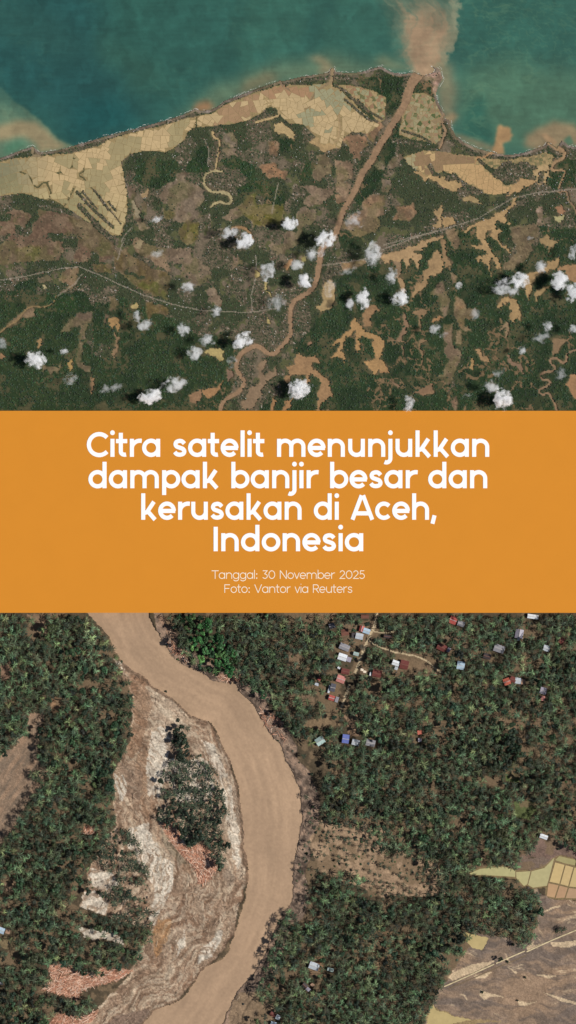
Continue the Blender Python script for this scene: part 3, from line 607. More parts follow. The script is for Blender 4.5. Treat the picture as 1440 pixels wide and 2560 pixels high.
def sample(arr, px, py, tr=None):
    tr = tr or T
    i = int(round((px - tr.x0) / tr.step)); j = int(round((py - tr.y0) / tr.step))
    i = min(max(i, 0), tr.nx - 1); j = min(max(j, 0), tr.ny - 1)
    return arr[j, i]
M_POND = mat_attr('pond_water', rough=0.4, spec=0.2, grain=0.06, gscale=0.3)
def ponds(key, ang, tones, lo, hi, jit=0.2, gap=0.55):
    poly = PF[key]; xs = [p[0] for p in poly]; ys = [p[1] for p in poly]
    cx, cy = (min(xs) + max(xs)) / 2, (min(ys) + max(ys)) / 2
    par = T.sheet('pond_field', pf_mask[key] & ~wat & ~ridge & ~beach, 0.2, M_LAND); tag(par, kind='structure')
    R = 0.75 * max(max(xs) - min(xs), max(ys) - min(ys)); ca_, sa_ = math.cos(ang), math.sin(ang)
    blk = [(cx + R * (u * ca_ - v * sa_), cy + R * (u * sa_ + v * ca_)) for u, v in ((-1, -1), (1, -1), (1, 1), (-1, 1))]
    cnt = 0
    for pg in parcels(blk, lo, hi, jit):
        c = np.mean(pg, axis=0)
        if not (min(xs) < c[0] < max(xs) and min(ys) < c[1] < max(ys)): continue
        if not sample(pf_mask[key], *c) or sample(wat, *c) or sample(ridge, *c) or sample(beach, *c): continue
        q = []; ok = True
        for v in pg:
            d = c - v; L = np.hypot(*d); w = v + d / L * min(gap, L * 0.3)
            for _ in range(4):
                if sample(land, *w) and not (sample(wat, *w) or sample(ridge, *w)) and (sample(pf_mask[key], *w) or _ > 1): break
                w = c + (w - c) * 0.8
            if not sample(land, *w): ok = False
            q.append(w)
        if not ok: continue
        nz = float(fbm(np.array([c[0]]), np.array([c[1]]), 70, 48, 3)[0])
        tone = np.array(tones(c[0], c[1], nz), dtype=float) * random.uniform(0.97, 1.03)
        nn = len(q); V = [(WX(v[0]), WY(v[1]), 0.30) for v in q] + [(WX(v[0]), WY(v[1]), 0.05) for v in q]
        A = sum(V[k][0] * V[(k + 1) % nn][1] - V[(k + 1) % nn][0] * V[k][1] for k in range(nn))
        top = list(range(nn)) if A > 0 else list(range(nn))[::-1]
        F = [top] + [[k, (k + 1) % nn, nn + (k + 1) % nn, nn + k] for k in range(nn)]
        obj('pond', mesh_np('pond', V, F, np.tile(lin(tone), (2 * nn, 1))), M_POND, par); cnt += 1

    return cnt
def mixc(a, b, t): t = min(max(t, 0), 1); return [a[k] * (1 - t) + b[k] * t for k in range(3)]
def t_west(x, y, nz):
    c = mixc((130, 125, 96), (190, 165, 123), (x - 20) / 110)
    if y > 455: c = mixc(c, (168, 155, 112), (y - 455) / 60 * (1 if x < 260 else 0.3))
    if nz > 0.6: c = mixc(c, (140, 132, 96), 0.6)
    return c
def t_mid(x, y, nz):
    c = (186, 162, 121)
    if y < 235 + (x - 640) * 0.03 and nz > 0.35: c = (162, 128, 96)
    if nz < 0.36: c = (150, 146, 114)
    if nz > 0.64: c = (160, 130, 98)
    return c
def t_delta(x, y, nz):
    return random.choice([(140, 120, 90), (158, 146, 112), (104, 108, 72), (148, 122, 94), (82, 94, 58), (142, 136, 102), (154, 136, 104)])
def t_east(x, y, nz):
    if x < 1035: return (158, 148, 112)
    if nz > 0.6: return (142, 116, 86)
    return mixc((192, 163, 116), (182, 149, 105), (x - 1050) / 150)
def t_shore(x, y, nz): return random.choice([(150, 132, 92), (132, 118, 84), (160, 138, 98), (112, 108, 74)])
def t_wedge(x, y, nz): return random.choice([(164, 142, 104), (150, 146, 112), (148, 116, 88), (104, 106, 70)])
ponds('west', 0.12, t_west, 130, 540, 0.09); ponds('middle', 1.05, t_mid, 100, 460, 0.09); ponds('delta', 0.62, t_delta, 50, 160, 0.06, 0.9)
ponds('east', 0.12, t_east, 90, 340, 0.1); ponds('shore', 0.1, t_shore, 35, 90, 0.06); ponds('wedge', 0.68, t_wedge, 50, 150, 0.06, 0.8)

# ---- tree crowns and rooftops, too small and too many to count
N = 78000
px = rng.uniform(-66, 1506, N); py = rng.uniform(160, 1024.5, N)
ii = np.clip(((px - T.x0) / T.step).round().astype(int), 0, T.nx - 1); jj = np.clip(((py - T.y0) / T.step).round().astype(int), 0, T.ny - 1)
kd = kind[jj, ii]; ld = land[jj, ii]; rdd = rd[jj, ii]; rg = ridge[jj, ii]; bch = beach[jj, ii]; nn1 = n1[jj, ii]; nn5 = n5[jj, ii]
prob = np.where(kd == 1, 0.62, np.where(kd == 0, 0.60 + 0.5 * (nn5 - 0.5), np.where(kd == 2, 0.02 + 0.10 * (n5[jj, ii] > 0.58), 0.0)))
prob = np.where(openf[jj, ii], 0.03, np.where(grove[jj, ii], 0.85, prob)); prob = np.where((kd == 1) & (bl2[jj, ii] > 0.56) & (n2[jj, ii] > 0.4), 0.25, prob)
prob = np.where(rg, 0.75, prob) * ld * ~rdd * ~bch
keep = rng.random(N) < prob
cx, cy, ck, c1 = px[keep], py[keep], kd[keep], nn1[keep]
hz = T.z[jj[keep], ii[keep]]
n = len(cx); R0 = np.where(ck == 1, rng.uniform(1.5, 3.2, n), rng.uniform(1.2, 2.5, n)) * S
ang = rng.uniform(0, 6.28, n); K = 5
V = np.zeros((n, K + 1, 3))
for k in range(K):
    rr = R0 * rng.uniform(0.7, 1.25, n); a = ang + k * 6.2832 / K
    V[:, k, 0] = WX(cx) + rr * np.cos(a); V[:, k, 1] = WY(cy) + rr * np.sin(a); V[:, k, 2] = hz - 0.1
V[:, K, 0] = WX(cx) + R0 * rng.uniform(-.3, .3, n); V[:, K, 1] = WY(cy) + R0 * rng.uniform(-.3, .3, n); V[:, K, 2] = hz + R0 * rng.uniform(0.8, 1.5, n)
b = np.arange(n)[:, None] * (K + 1)
F = np.stack([np.stack([b[:, 0] + k, b[:, 0] + (k + 1) % K, b[:, 0] + K], 1) for k in range(K)], 1).reshape(-1, 3)
base = np.where((ck == 1)[:, None], np.array([[40, 57, 35]]), np.array([[48, 59, 38]])).astype(float)
base = base * rng.uniform(0.78, 1.2, (n, 1)) * (1 + 0.5 * (c1[:, None] - 0.5)) + rng.uniform(-6, 6, (n, 3))
Cc = np.repeat(lin(base.clip(8, 200))[:, None, :], K + 1, 1).reshape(-1, 3)
tag(obj('woodland', mesh_np('woodland', V.reshape(-1, 3), F, Cc, True), M_LEAF), 'dark green woods and village trees of the coastal plain', 'woodland', kind='stuff')
N = 26000
px = rng.uniform(-66, 1506, N); py = rng.uniform(165, 1024, N)
ii = np.clip(((px - T.x0) / T.step).round().astype(int), 0, T.nx - 1); jj = np.clip(((py - T.y0) / T.step).round().astype(int), 0, T.ny - 1)
nearrd = blur(rd, 4)[jj, ii]
prob = np.where((kind[jj, ii] == 0) & ~openf[jj, ii], 0.14 + 2.6 * nearrd, 0.0) * land[jj, ii] * ~beach[jj, ii]
prob += (np.hypot(px - 1425, py - 465) < 45) * 0.5 * (kind[jj, ii] < 2) + (np.hypot(px - 10, py - 690) < 60) * 0.3 * (kind[jj, ii] < 2)
keep = rng.random(N) < prob
cx, cy = px[keep], py[keep]; hz = T.z[jj[keep], ii[keep]]; n = len(cx)
hx = rng.uniform(0.5, 1.15, n) * S; hy = rng.uniform(0.4, 0.9, n) * S; ang = rng.uniform(0, 3.14, n); ht = rng.uniform(0.35, 0.6, n)
V = np.zeros((n, 8, 3))
for k, (u, v, w) in enumerate([(-1, -1, 0), (1, -1, 0), (1, 1, 0), (-1, 1, 0), (-1, -1, 1), (1, -1, 1), (1, 1, 1), (-1, 1, 1)]):
    V[:, k, 0] = WX(cx) + u * hx * np.cos(ang) - v * hy * np.sin(ang); V[:, k, 1] = WY(cy) + u * hx * np.sin(ang) + v * hy * np.cos(ang); V[:, k, 2] = hz - 0.2 + w * (ht + 0.2)
b = np.arange(n) * 8
F = np.concatenate([np.stack([b + q for q in f], 1) for f in ((4, 5, 6, 7), (0, 1, 5, 4), (1, 2, 6, 5), (2, 3, 7, 6), (3, 0, 4, 7))])
pal = np.array([(205, 200, 194), (170, 162, 154), (150, 140, 128), (176, 120, 104), (150, 112, 96), (128, 122, 118), (224, 220, 216), (160, 148, 132)], dtype=float)
Cc = np.repeat(lin(pal[rng.integers(0, len(pal), n)])[:, None, :], 8, 1).reshape(-1, 3)
tag(obj('village_roofs', mesh_np('village_roofs', V.reshape(-1, 3), F, Cc), M_ROOFS), 'tiny pale and red roofs of the villages on the plain', 'rooftops', kind='stuff')

# ---- clouds
def cloud_mat(name, gain):
    m = bpy.data.materials.new(name); m.use_nodes = True; t = m.node_tree
    t.nodes.remove(t.nodes['Principled BSDF'])
    out = t.nodes['Material Output']; pv = t.nodes.new('ShaderNodeVolumePrincipled')
    pv.inputs['Color'].default_value = (1, 1, 1, 1); pv.inputs['Anisotropy'].default_value = -0.3
    tc = t.nodes.new('ShaderNodeTexCoord'); ge = t.nodes.new('ShaderNodeNewGeometry')
    ln = t.nodes.new('ShaderNodeVectorMath'); ln.operation = 'LENGTH'; t.links.new(tc.outputs['Object'], ln.inputs[0])
    nz = t.nodes.new('ShaderNodeTexNoise'); nz.inputs['Scale'].default_value = 0.17; nz.inputs['Detail'].default_value = 7; nz.inputs['Roughness'].default_value = 0.68; nz.inputs['Distortion'].default_value = 0.3
    t.links.new(ge.outputs['Position'], nz.inputs['Vector'])
    a = t.nodes.new('ShaderNodeMath'); a.operation = 'MULTIPLY_ADD'; a.inputs[1].default_value = -1.0; a.inputs[2].default_value = -1.0
    t.links.new(ln.outputs['Value'], a.inputs[0])
    b = t.nodes.new('ShaderNodeMath'); b.operation = 'MULTIPLY_ADD'; b.inputs[1].default_value = 3.6
    t.links.new(nz.outputs['Fac'], b.inputs[0]); t.links.new(a.outputs[0], b.inputs[2])
    r = t.nodes.new('ShaderNodeMapRange'); r.interpolation_type = 'SMOOTHSTEP'
    r.inputs[1].default_value = 0.0; r.inputs[2].default_value = 0.8; r.inputs[3].default_value = 0.0; r.inputs[4].default_value = gain
    t.links.new(b.outputs[0], r.inputs[0]); t.links.new(r.outputs[0], pv.inputs['Density'])
    t.links.new(pv.outputs[0], out.inputs['Volume'])
    return m
CM = {'b': cloud_mat('dense_cloud', 0.95), 'm': cloud_mat('loose_cloud', 0.38), 'f': cloud_mat('thin_cloud', 0.14)}
CLOUDS = [(390, 548, 38, 16, 'm', 'thin flat wisp over the grey field left of the meandering creek'),
 (574, 582, 42, 28, 'm', 'ragged cloud at the west end of the brown oxbow creek'), (612, 603, 46, 36, 'b', 'bright lumpy cloud just below the brown oxbow creek'),
 (724, 559, 38, 34, 'b', 'compact bright cloud beside the olive field at mid plain'), (884, 549, 46, 44, 'f', 'faint broken veil over the brown flats right of the river'),
 (814, 597, 48, 38, 'b', 'bright cloud straddling the main river at its northern bend'), (787, 635, 48, 34, 'm', 'loose cloud over the river just below the bright bend cloud'),
 (742, 662, 32, 30, 'm', 'small grey white cloud west of the main river'), (762, 703, 36, 36, 'b', 'round bright cloud inside the sharp river elbow'),
 (669, 681, 38, 52, 'm', 'tall loose cloud west of the round elbow cloud'), (690, 757, 48, 40, 'f', 'thin grey veil left of the river below the elbow'),
 (612, 583, 18, 10, 'f', 'tiny wisp touching the oxbow creek'), (470, 720, 36, 28, 'm', 'small cloud over the village road on the left'),
 (391, 635, 32, 22, 'f', 'faint wisp over bare brown field on the left'), (540, 777, 26, 30, 'm', 'small cloud over the long village street'),
 (608, 852, 48, 36, 'b', 'bright broad cloud above the river loop'), (518, 852, 38, 32, 'm', 'medium cloud left of the broad river loop cloud'),
 (487, 882, 36, 36, 'm', 'medium cloud left of the crooked yellow pool'), (458, 822, 32, 32, 'm', 'round cloud over dark woods left of centre'),
 (344, 790, 26, 26, 'm', 'small cloud just below the yellow pond'), (364, 812, 40, 24, 'm', 'ragged cloud trailing below the yellow pond'),
 (580, 905, 24, 30, 'f', 'pale wisp touching the river loop on its left'), (747, 973, 54, 46, 'b', 'large bright cloud near the orange board right of the lower river'),
 (433, 962, 62, 36, 'm', 'long ragged cloud above the board on the left'), (375, 993, 52, 36, 'b', 'bright cloud nearest the board on the left'),
 (262, 972, 30, 22, 'f', 'thin wisp of a pair above the board on the far left'), (290, 968, 30, 18, 'f', 'second thin wisp right of its pair near the board'),
 (88, 898, 48, 44, 'b', 'big bright cloud alone over woods at the far left'), (160, 878, 18, 18, 'm', 'tiny puff right of the big far left cloud'),
 (176, 948, 34, 28, 'f', 'faint cloud below the tiny puff on the left'), (4, 858, 26, 30, 'f', 'faint cloud cut by the left edge of the picture'),
 (932, 634, 38, 56, 'm', 'tall ragged cloud over the village right of the river'), (870, 677, 46, 18, 'f', 'thin flat streak over orange mud right of the river'),
 (908, 748, 34, 48, 'b', 'bright slanting cloud above the branching flood pool'), (874, 762, 22, 28, 'm', 'smaller cloud attached left of the slanting one'),
 (826, 718, 28, 48, 'f', 'veil lying on the long tan pond right of the river elbow'), (1000, 745, 42, 36, 'b', 'bright cloud right of the slanting one over woods'),
 (979, 690, 30, 44, 'm', 'loose upright cloud at the tan flood inlet'), (1148, 716, 18, 22, 'm', 'small puff beside the brown strip on the right'),
 (1298, 702, 48, 40, 'b', 'bright right half of the largest cloud bank'), (1256, 716, 56, 34, 'm', 'ragged left half of the largest cloud bank'), (1282, 730, 36, 22, 'm', 'lower lobe of the largest cloud bank'),
 (1352, 670, 26, 34, 'm', 'small slanting cloud at the tan flood arm on the right'), (1399, 702, 42, 46, 'b', 'bright oval cloud near the right edge'),
 (1432, 732, 36, 48, 'b', 'bright cloud cut by the right edge beside the oval one'), (1434, 632, 26, 36, 'm', 'cloud cut by the right edge above the oval one'),
 (1088, 824, 30, 28, 'm', 'small round cloud left of the long brown strip'), (1109, 838, 24, 14, 'f', 'faint wisp right of the small round cloud'),
 (1186, 786, 28, 26, 'f', 'faint veil over the brown strip on the right'), (1368, 816, 24, 28, 'm', 'upper of two stacked clouds at lower right'),
 (1352, 844, 44, 30, 'f', 'lower thinner of two stacked clouds at lower right'), (1305, 876, 24, 20, 'm', 'tiny ragged puff over woods at lower right'),
 (1250, 930, 38, 22, 'f', 'thin wisp above the two lower right clouds'), (1226, 966, 40, 36, 'm', 'upper left of the two big lower right clouds'),
 (1257, 1000, 46, 48, 'b', 'bright big cloud at lower right touching the board'), (1020, 1008, 30, 40, 'm', 'small cloud touching the board right of centre'),
 (1170, 990, 28, 18, 'f', 'faint wisp just above the board on the right'), (1402, 935, 32, 28, 'f', 'faint cloud beside the winding creek at lower right'),
 (1433, 822, 24, 22, 'm', 'small cloud at the right edge of the lower woods'), (1325, 595, 22, 10, 'f', 'tiny thin streak over bare ground at upper right')]
def cloud_mesh(seed):
    import bmesh
    bm = bmesh.new(); bmesh.ops.create_icosphere(bm, subdivisions=3, radius=1.0)
    for v in bm.verts:
        d = v.co.normalized()
        k = 0.80 + 0.30 * mnoise.noise(d * 1.7 + Vector((seed * 7.1, 0, 0))) + 0.20 * mnoise.noise(d * 4.3 + Vector((0, seed * 3.3, 0)))
        v.co = d * k
    me = bpy.data.meshes.new('cloud'); bm.to_mesh(me); bm.free(); return me
for i, (x, y, w, h, t, lab) in enumerate(CLOUDS):
    z = 19.0 + 2 * math.sin(i * 1.7); f = 1 - z / CAM_H
    o = obj('cloud', cloud_mesh(i), CM[t])
    o.location = (WX(x) * f, WY(y) * f, z); gsz = 1.45
    o.scale = (w * S / 2 * gsz, h * S / 2 * gsz, (4.2 if t == 'b' else 3.2) * (0.7 + min(w, h) / 70)); o.rotation_euler = (0, 0, 0.35 if w > h else -0.15)
    tag(o, 'white ' + lab if not lab.startswith(('bright', 'thin', 'faint', 'pale')) else lab, 'cloud', 'clouds over the coastal plain')

# ================================================================== the orange title board between the two tracts
M_ORANGE = mat_plain('orange_paint', (215, 139, 43), 0.75, spec=0.12, var=0.012, nscale=0.05)
M_WHITE = mat_plain('white_paint', (255, 255, 255), 0.7, spec=0.1, var=0.0)
M_CREAM = mat_plain('cream_paint', (250, 238, 216), 0.7, spec=0.1, var=0.0)
BZ = 8.0
board = empty('title_board', (0, WY(1279.5), 0))
f = 1 - BZ / CAM_H
bx = 3000.0; y0b = (WY(1532) * f) - WY(1279.5); y1b = (WY(1027) * f) - WY(1279.5)
V = [(-bx, y0b, -3), (bx, y0b, -3), (bx, y1b, -3), (-bx, y1b, -3), (-bx, y0b, BZ), (bx, y0b, BZ), (bx, y1b, BZ), (-bx, y1b, BZ)]
obj('panel', mesh_np('panel', V, [[4, 5, 6, 7], [0, 1, 5, 4], [1, 2, 6, 5], [2, 3, 7, 6], [3, 0, 4, 7], [3, 2, 1, 0]]), M_ORANGE, board)
tag(board, 'wide orange title board lettered in white between the coast and the river land', 'sign')

def arc(cx, cy, rx, ry, a0, a1, n=28):
    n = max(6, int(n * abs(a1 - a0) / 360) + 2)
    return [(cx + rx * math.cos(math.radians(a0 + (a1 - a0) * k / n)), cy + ry * math.sin(math.radians(a0 + (a1 - a0) * k / n))) for k in range(n + 1)]
def glyph(ch, w, X, A, C, D):
    """centre lines of a letter: x height X, ascender A, capitals C, descender D, stroke w; returns strokes, dots, width, left and right bearing"""
    h = w / 2; k = X / 45.0; St, dots = [], []; rb = 1.5 * k; sb = 4.2 * k; lb = sb; rbb = sb
    def bowl(W): return arc(W / 2, X / 2, W / 2 - h, X / 2 - h + 0.5 * k, 0, 360, 40)
    if ch in 'adqg':
        W = 46.5 * k; St = [bowl(W)]; lb = rb; x = W - h
        if ch == 'a': St.append([(x, 0), (x, X)])
        elif ch == 'd': St.append([(x, 0), (x, A)])
        elif ch == 'g': St.append([(x, X), (x, 2 * k)] + arc(W / 2, 2 * k, W / 2 - h, 17 * k, 0, -150)[1:])
    elif ch in 'bp':
        W = 46.5 * k; St = [bowl(W)]; rbb = rb; St.append([(h, 0), (h, A)] if ch == 'b' else [(h, -D), (h, X)])
    elif ch == 'o': W = 47 * k; St = [bowl(W)]; lb = rbb = rb
    elif ch == 'e':
        W = 46 * k; lb = rbb = rb; St = [arc(W / 2, X / 2, W / 2 - h, X / 2 - h + .5 * k, -2, 318), [(h, X / 2 - 0.5 * k), (W - h * 0.3, X / 2 - 0.5 * k)]]
    elif ch == 'c': W = 43 * k; lb = rb; rbb = 0; St = [arc(23 * k, X / 2, 23 * k - h, X / 2 - h + .5 * k, 42, 318)]
    elif ch == 'C': W = 57 * k; lb = 2 * k; rbb = 0; St = [arc(32 * k, C / 2, 32 * k - h, C / 2 - h + 1 * k, 42, 318, 40)]
    elif ch == 's':
        W = 37 * k; lb = rb; rbb = rb
        P = [(.95, .80), (.76, .95), (.5, 1.0), (.2, .93), (.09, .76), (.2, .60), (.5, .51), (.82, .41), (.95, .23), (.82, .06), (.5, 0), (.2, .05), (.02, .2)]
        St = [[tuple(p) for p in smooth_line([(h + p[0] * (W - w), h + p[1] * (X - w)) for p in P], 4)]]
    elif ch == 't':
        W = 31 * k; lb = 0; rbb = 0.5 * k; x = 12.5 * k
        St = [[(x, 60 * k), (x, 13 * k)] + arc(x + 10 * k, 13 * k, 10 * k, 13 * k - h, 180, 290)[1:], [(0, X - h - 0.5 * k), (29 * k, X - h - 0.5 * k)]]
    elif ch == 'r':
        W = 30 * k; rbb = 0; St = [[(h, 0), (h, X)], [(h, X * 0.48)] + arc(h + 21 * k, X * 0.48, 21 * k, X * 0.52 - h + .5 * k, 180, 78)[1:]]
    elif ch in 'nh':
        W = 44 * k; rr = (W - w) / 2
        St = [[(h, 0), (h, X if ch == 'n' else A)], [(h, X * 0.5)] + arc(W / 2, X * 0.55, rr, X * 0.45 - h + .5 * k, 180, 0)[1:] + [(W - h, 0)]]
    elif ch == 'u':
        W = 43 * k; rr = (W - w) / 2
        St = [[(W - h, 0), (W - h, X)], [(h, X)] + arc(W / 2, X * 0.45, rr, X * 0.45 - h + .5 * k, 180, 360)]
    elif ch == 'm':
        W = 73 * k; rr = (W - w) / 4
        St = [[(h, 0), (h, X)]] + [[(h + 2 * rr * q, X * 0.5)] + arc(h + rr + 2 * rr * q, X * 0.58, rr, X * 0.42 - h + .5 * k, 180, 0)[1:] + [(h + 2 * rr * (q + 1), 0)] for q in (0, 1)]
    elif ch == 'k':
        W = 42 * k; rbb = 0.5 * k; St = [[(h, 0), (h, A)], [(h, X * 0.36), (15 * k, X * 0.42), (33 * k, X)], [(15 * k, X * 0.52), (W - h * 1.15, 0)]]
    elif ch == 'l': W = w; St = [[(h, 0), (h, A)]]; lb = rbb = 3.7 * k
    elif ch == 'i': W = w; St = [[(h, 0), (h, X)]]; dots = [(h, A - h * 1.1, h * 1.15)]; lb = rbb = 3.7 * k
    elif ch == 'j': W = w; lb = 3.7 * k; rbb = 3.7 * k; St = [[(h, X), (h, -4 * k)] + arc(h - 10 * k, -4 * k, 10 * k, 10 * k, 0, -120)[1:]]; dots = [(h, A - h * 1.1, h * 1.15)]
    elif ch == 'I': W = w; St = [[(h, 0), (h, C)]]; lb = rbb = 4.5 * k
    elif ch == 'A':
        W = 63 * k; lb = rbb = 0; St = [[(h * 1.1, 0), (W / 2 - h * .35, C)], [(W - h * 1.1, 0), (W / 2 + h * .35, C)], [(13 * k, 16 * k), (W - 13 * k, 16 * k)]]
    elif ch == ',': W = 16 * k; lb = 0; rbb = 0; St = [[(10 * k, 11 * k), (4.5 * k, -10 * k)]]
    elif ch in ':;': W = 2.6 * w; lb = rbb = 4 * k; dots = [(W / 2, w, w * .95)] if ch == ':' else [(W / 2, X - 2 * w, w * .95)]
    elif ch == 'T': W = 52 * k; lb = rbb = 0; St = [[(0, C - h), (W, C - h)], [(W / 2, 0), (W / 2, C)]]
    elif ch == 'F': W = 42 * k; St = [[(h, 0), (h, C)], [(0, C - h), (W, C - h)], [(0, C * .52), (W * .88, C * .52)]]
    elif ch == 'N': W = 51 * k; St = [[(h, 0), (h, C)], [(h, C), (W - h, 0)], [(W - h, 0), (W - h, C)]]
    elif ch == 'V': W = 58 * k; lb = rbb = 0; St = [[(h, C), (W / 2, 0)], [(W / 2, 0), (W - h, C)]]
    elif ch == 'v': W = 42 * k; lb = rbb = 0; St = [[(h, X), (W / 2, 0)], [(W / 2, 0), (W - h, X)]]
    elif ch == 'R': W = 46 * k; rbb = 1 * k; rr = C * .27 - h / 2; St = [[(h, 0), (h, C)], [(h, C - h), (W - rr - 5 * k, C - h)] + arc(W - rr - 5 * k, C - h - rr, rr, rr, 90, -90)[1:] + [(h, C - h - 2 * rr)], [(W * .45, C - h - 2 * rr), (W - h, 0)]]
    elif ch == '0': W = 49 * k; lb = rbb = rb + k; St = [arc(W / 2, C / 2, W / 2 - h, C / 2 - h, 0, 360, 40)]
    elif ch == '2': W = 42 * k; lb = rbb = 2.5 * k; St = [arc(W / 2, C - W / 2 + 3 * k, W / 2 - h - 2 * k, W / 2 - h - 3 * k, 170, -35) + [(3 * k, h), (W, h)]]
    elif ch == '3': W = 41 * k; lb = rbb = 2.5 * k; r2 = C * .31 - h; St = [[(3 * k, C - h), (W - 5 * k, C - h), (W * .42, C * .6)] + arc(W * .46, C * .31, W * .5 - h, C * .30 - h, 85, -150)]
    elif ch == '5': W = 41 * k; lb = rbb = 2.5 * k; St = [[(W - 4 * k, C - h), (9 * k, C - h), (6 * k, C * .55)] + arc(W * .46, C * .33, W * .52 - h, C * .33 - h, 130, -150)]
    else: W = 22 * k; lb = rbb = 0
    return St, dots, W, lb, rbb
def letter_mesh(ch, w, X, A, C, D, zt):
    St, dots, W, lb, rb = glyph(ch, w, X, A, C, D); h = w / 2; V, F = [], []
    for si, st in enumerate(St):
        P = [np.array(p) for p in st]; n = len(P); z = zt + 0.012 * si
        closed = n > 3 and np.hypot(*(P[0] - P[-1])) < 1e-6
        i0 = len(V)
        for q in range(n):
            if closed: a, b = P[(q - 1) % (n - 1)], P[(q + 1) % (n - 1)]
            else: a, b = P[max(q - 1, 0)], P[min(q + 1, n - 1)]
            t1 = P[q] - a; t2 = b - P[q]
            t1 = t1 / (np.hypot(*t1) + 1e-9); t2 = t2 / (np.hypot(*t2) + 1e-9)
            t = t1 + t2; t = t / (np.hypot(*t) + 1e-9)
            ref = t2 if np.hypot(*t1) < .5 else t1
            m = 1 / max(0.45, abs(t @ ref)); nr = np.array([-t[1], t[0]]) * h * m
            for e in (1, -1):
                p = P[q] + nr * e; V += [(p[0] * S, p[1] * S, z), (p[0] * S, p[1] * S, 0)]
        for q in range(n - 1):
            a = i0 + 4 * q; b = a + 4
            F += [[a, a + 2, b + 2, b], [a, b, b + 1, a + 1], [a + 2, a + 3, b + 3, b + 2]]
        if not closed:
            b = i0 + 4 * (n - 1); F += [[i0, i0 + 1, i0 + 3, i0 + 2], [b, b + 2, b + 3, b + 1]]
    for x, y, r in dots:
        i0 = len(V); N_ = 20
        for q in range(N_):
            c = (x + r * math.cos(q * 6.2832 / N_), y + r * math.sin(q * 6.2832 / N_)); V += [(c[0] * S, c[1] * S, zt), (c[0] * S, c[1] * S, 0)]
        F.append([i0 + 2 * q for q in range(N_)]); F += [[i0 + 2 * q, i0 + 2 * q + 1, i0 + 2 * ((q + 1) % N_) + 1, i0 + 2 * ((q + 1) % N_)] for q in range(N_)]
    return mesh_np('letter', V, F), W, lb, rb
GL = {}
def text_line(txt, x0, x1, base, big):
    par = dict(w=10.5, X=45.0, A=66.0, C=61.0, D=17.0, zt=0.25) if big else dict(w=1.75, X=15.6, A=22.5, C=21.0, D=6.5, zt=0.16)
    sp_ = 26.0 * par['X'] / 45 * (1.0 if big else 0.95)
    pen = 0; spots = []
    for ch in txt:
        if ch == ' ': pen += sp_ + (0 if big else 1.5); continue
        key = (ch, big)
        if key not in GL: GL[key] = letter_mesh(ch, **par)
        me, W, lb, rb = GL[key]
        pen += lb; spots.append((me, pen))
        if ch == ':':
            if (';', big) not in GL: GL[(';', big)] = letter_mesh(';', **par)
            spots.append((GL[(';', big)][0], pen))
        pen += W + rb
    nat = pen - GL[(txt[-1], big)][3] - GL[(txt[0], big)][2]; off = GL[(txt[0], big)][2]
    k = (x1 - x0) / nat
    for me, p in spots:
        o = obj('letter', me, M_WHITE if big else M_CREAM, board)
        o.location = (WX(x0 + (p - off) * k) * f, WY(base) * f - WY(1279.5), BZ); o.scale = (k * f, f, 1)
text_line('Citra satelit menunjukkan', 217, 1223, 1142, True)
text_line('dampak banjir besar dan', 221, 1218, 1220.5, True)
text_line('kerusakan di Aceh,', 353, 1092, 1299.3, True)
text_line('Indonesia', 534, 908, 1378, True)
text_line('Tanggal: 30 November 2025', 529, 912, 1447, False)
text_line('Foto: Vantor via Reuters', 561, 881, 1482, False)

# ================================================================== LOWER TRACT: river land close up
B = Tract(-50, 1490, 1520, 2620, 2.2)
X, Y = B.X, B.Y
wa = fbm(X, Y, 22, 3, 4) - 0.5; wb = fbm(X, Y, 22, 9, 4) - 0.5
XW, YW = X + 18 * wa, Y + 18 * wb; XS, YS = X + 7 * wa, Y + 7 * wb
n1 = fbm(X, Y, 70, 5); n2 = fbm(X, Y, 14, 11); n3 = vnoise(X, Y, 3.4, 15); n4 = vnoise(X, Y, 2.5, 23); n5 = fbm(X, Y, 30, 31, 3)
LB = [(205, 1500), (215, 1532), (240, 1555), (262, 1580), (280, 1610), (300, 1645), (335, 1680), (360, 1690), (385, 1717), (415, 1735), (450, 1760), (480, 1788), (515, 1800), (530, 1808), (545, 1835), (558, 1865), (572, 1893), (585, 1930), (595, 1970), (602, 2015), (608, 2070), (612, 2130), (620, 2170), (618, 2215), (610, 2260), (600, 2295), (588, 2330), (572, 2370), (555, 2395), (520, 2415), (497, 2440), (475, 2475), (450, 2500), (420, 2515), (385, 2528), (372, 2545), (330, 2590), (300, 2640)]
RB = [(365, 1500), (372, 1532), (382, 1560), (400, 1590), (420, 1620), (435, 1645), (455, 1660), (480, 1672), (510, 1685), (535, 1700), (560, 1706), (580, 1705), (605, 1735), (630, 1762), (645, 1790), (665, 1820), (690, 1850), (708, 1870), (712, 1900), (730, 1935), (748, 1970), (752, 2010), (755, 2050), (748, 2090), (740, 2130), (733, 2160), (730, 2200), (733, 2220), (725, 2260), (705, 2285), (690, 2320), (675, 2355), (655, 2395), (640, 2420), (615, 2455), (590, 2480), (580, 2505), (565, 2540), (548, 2580), (530, 2640)]
LBs, RBs = smooth_line(LB, 3), smooth_line(RB, 3)
riv = pip(X + 11 * wa, Y + 11 * wb, list(LBs) + list(RBs)[::-1])
dl, tl = pdist(X, Y, LBs, 420); dr, tr_ = pdist(X, Y, RBs, 420)
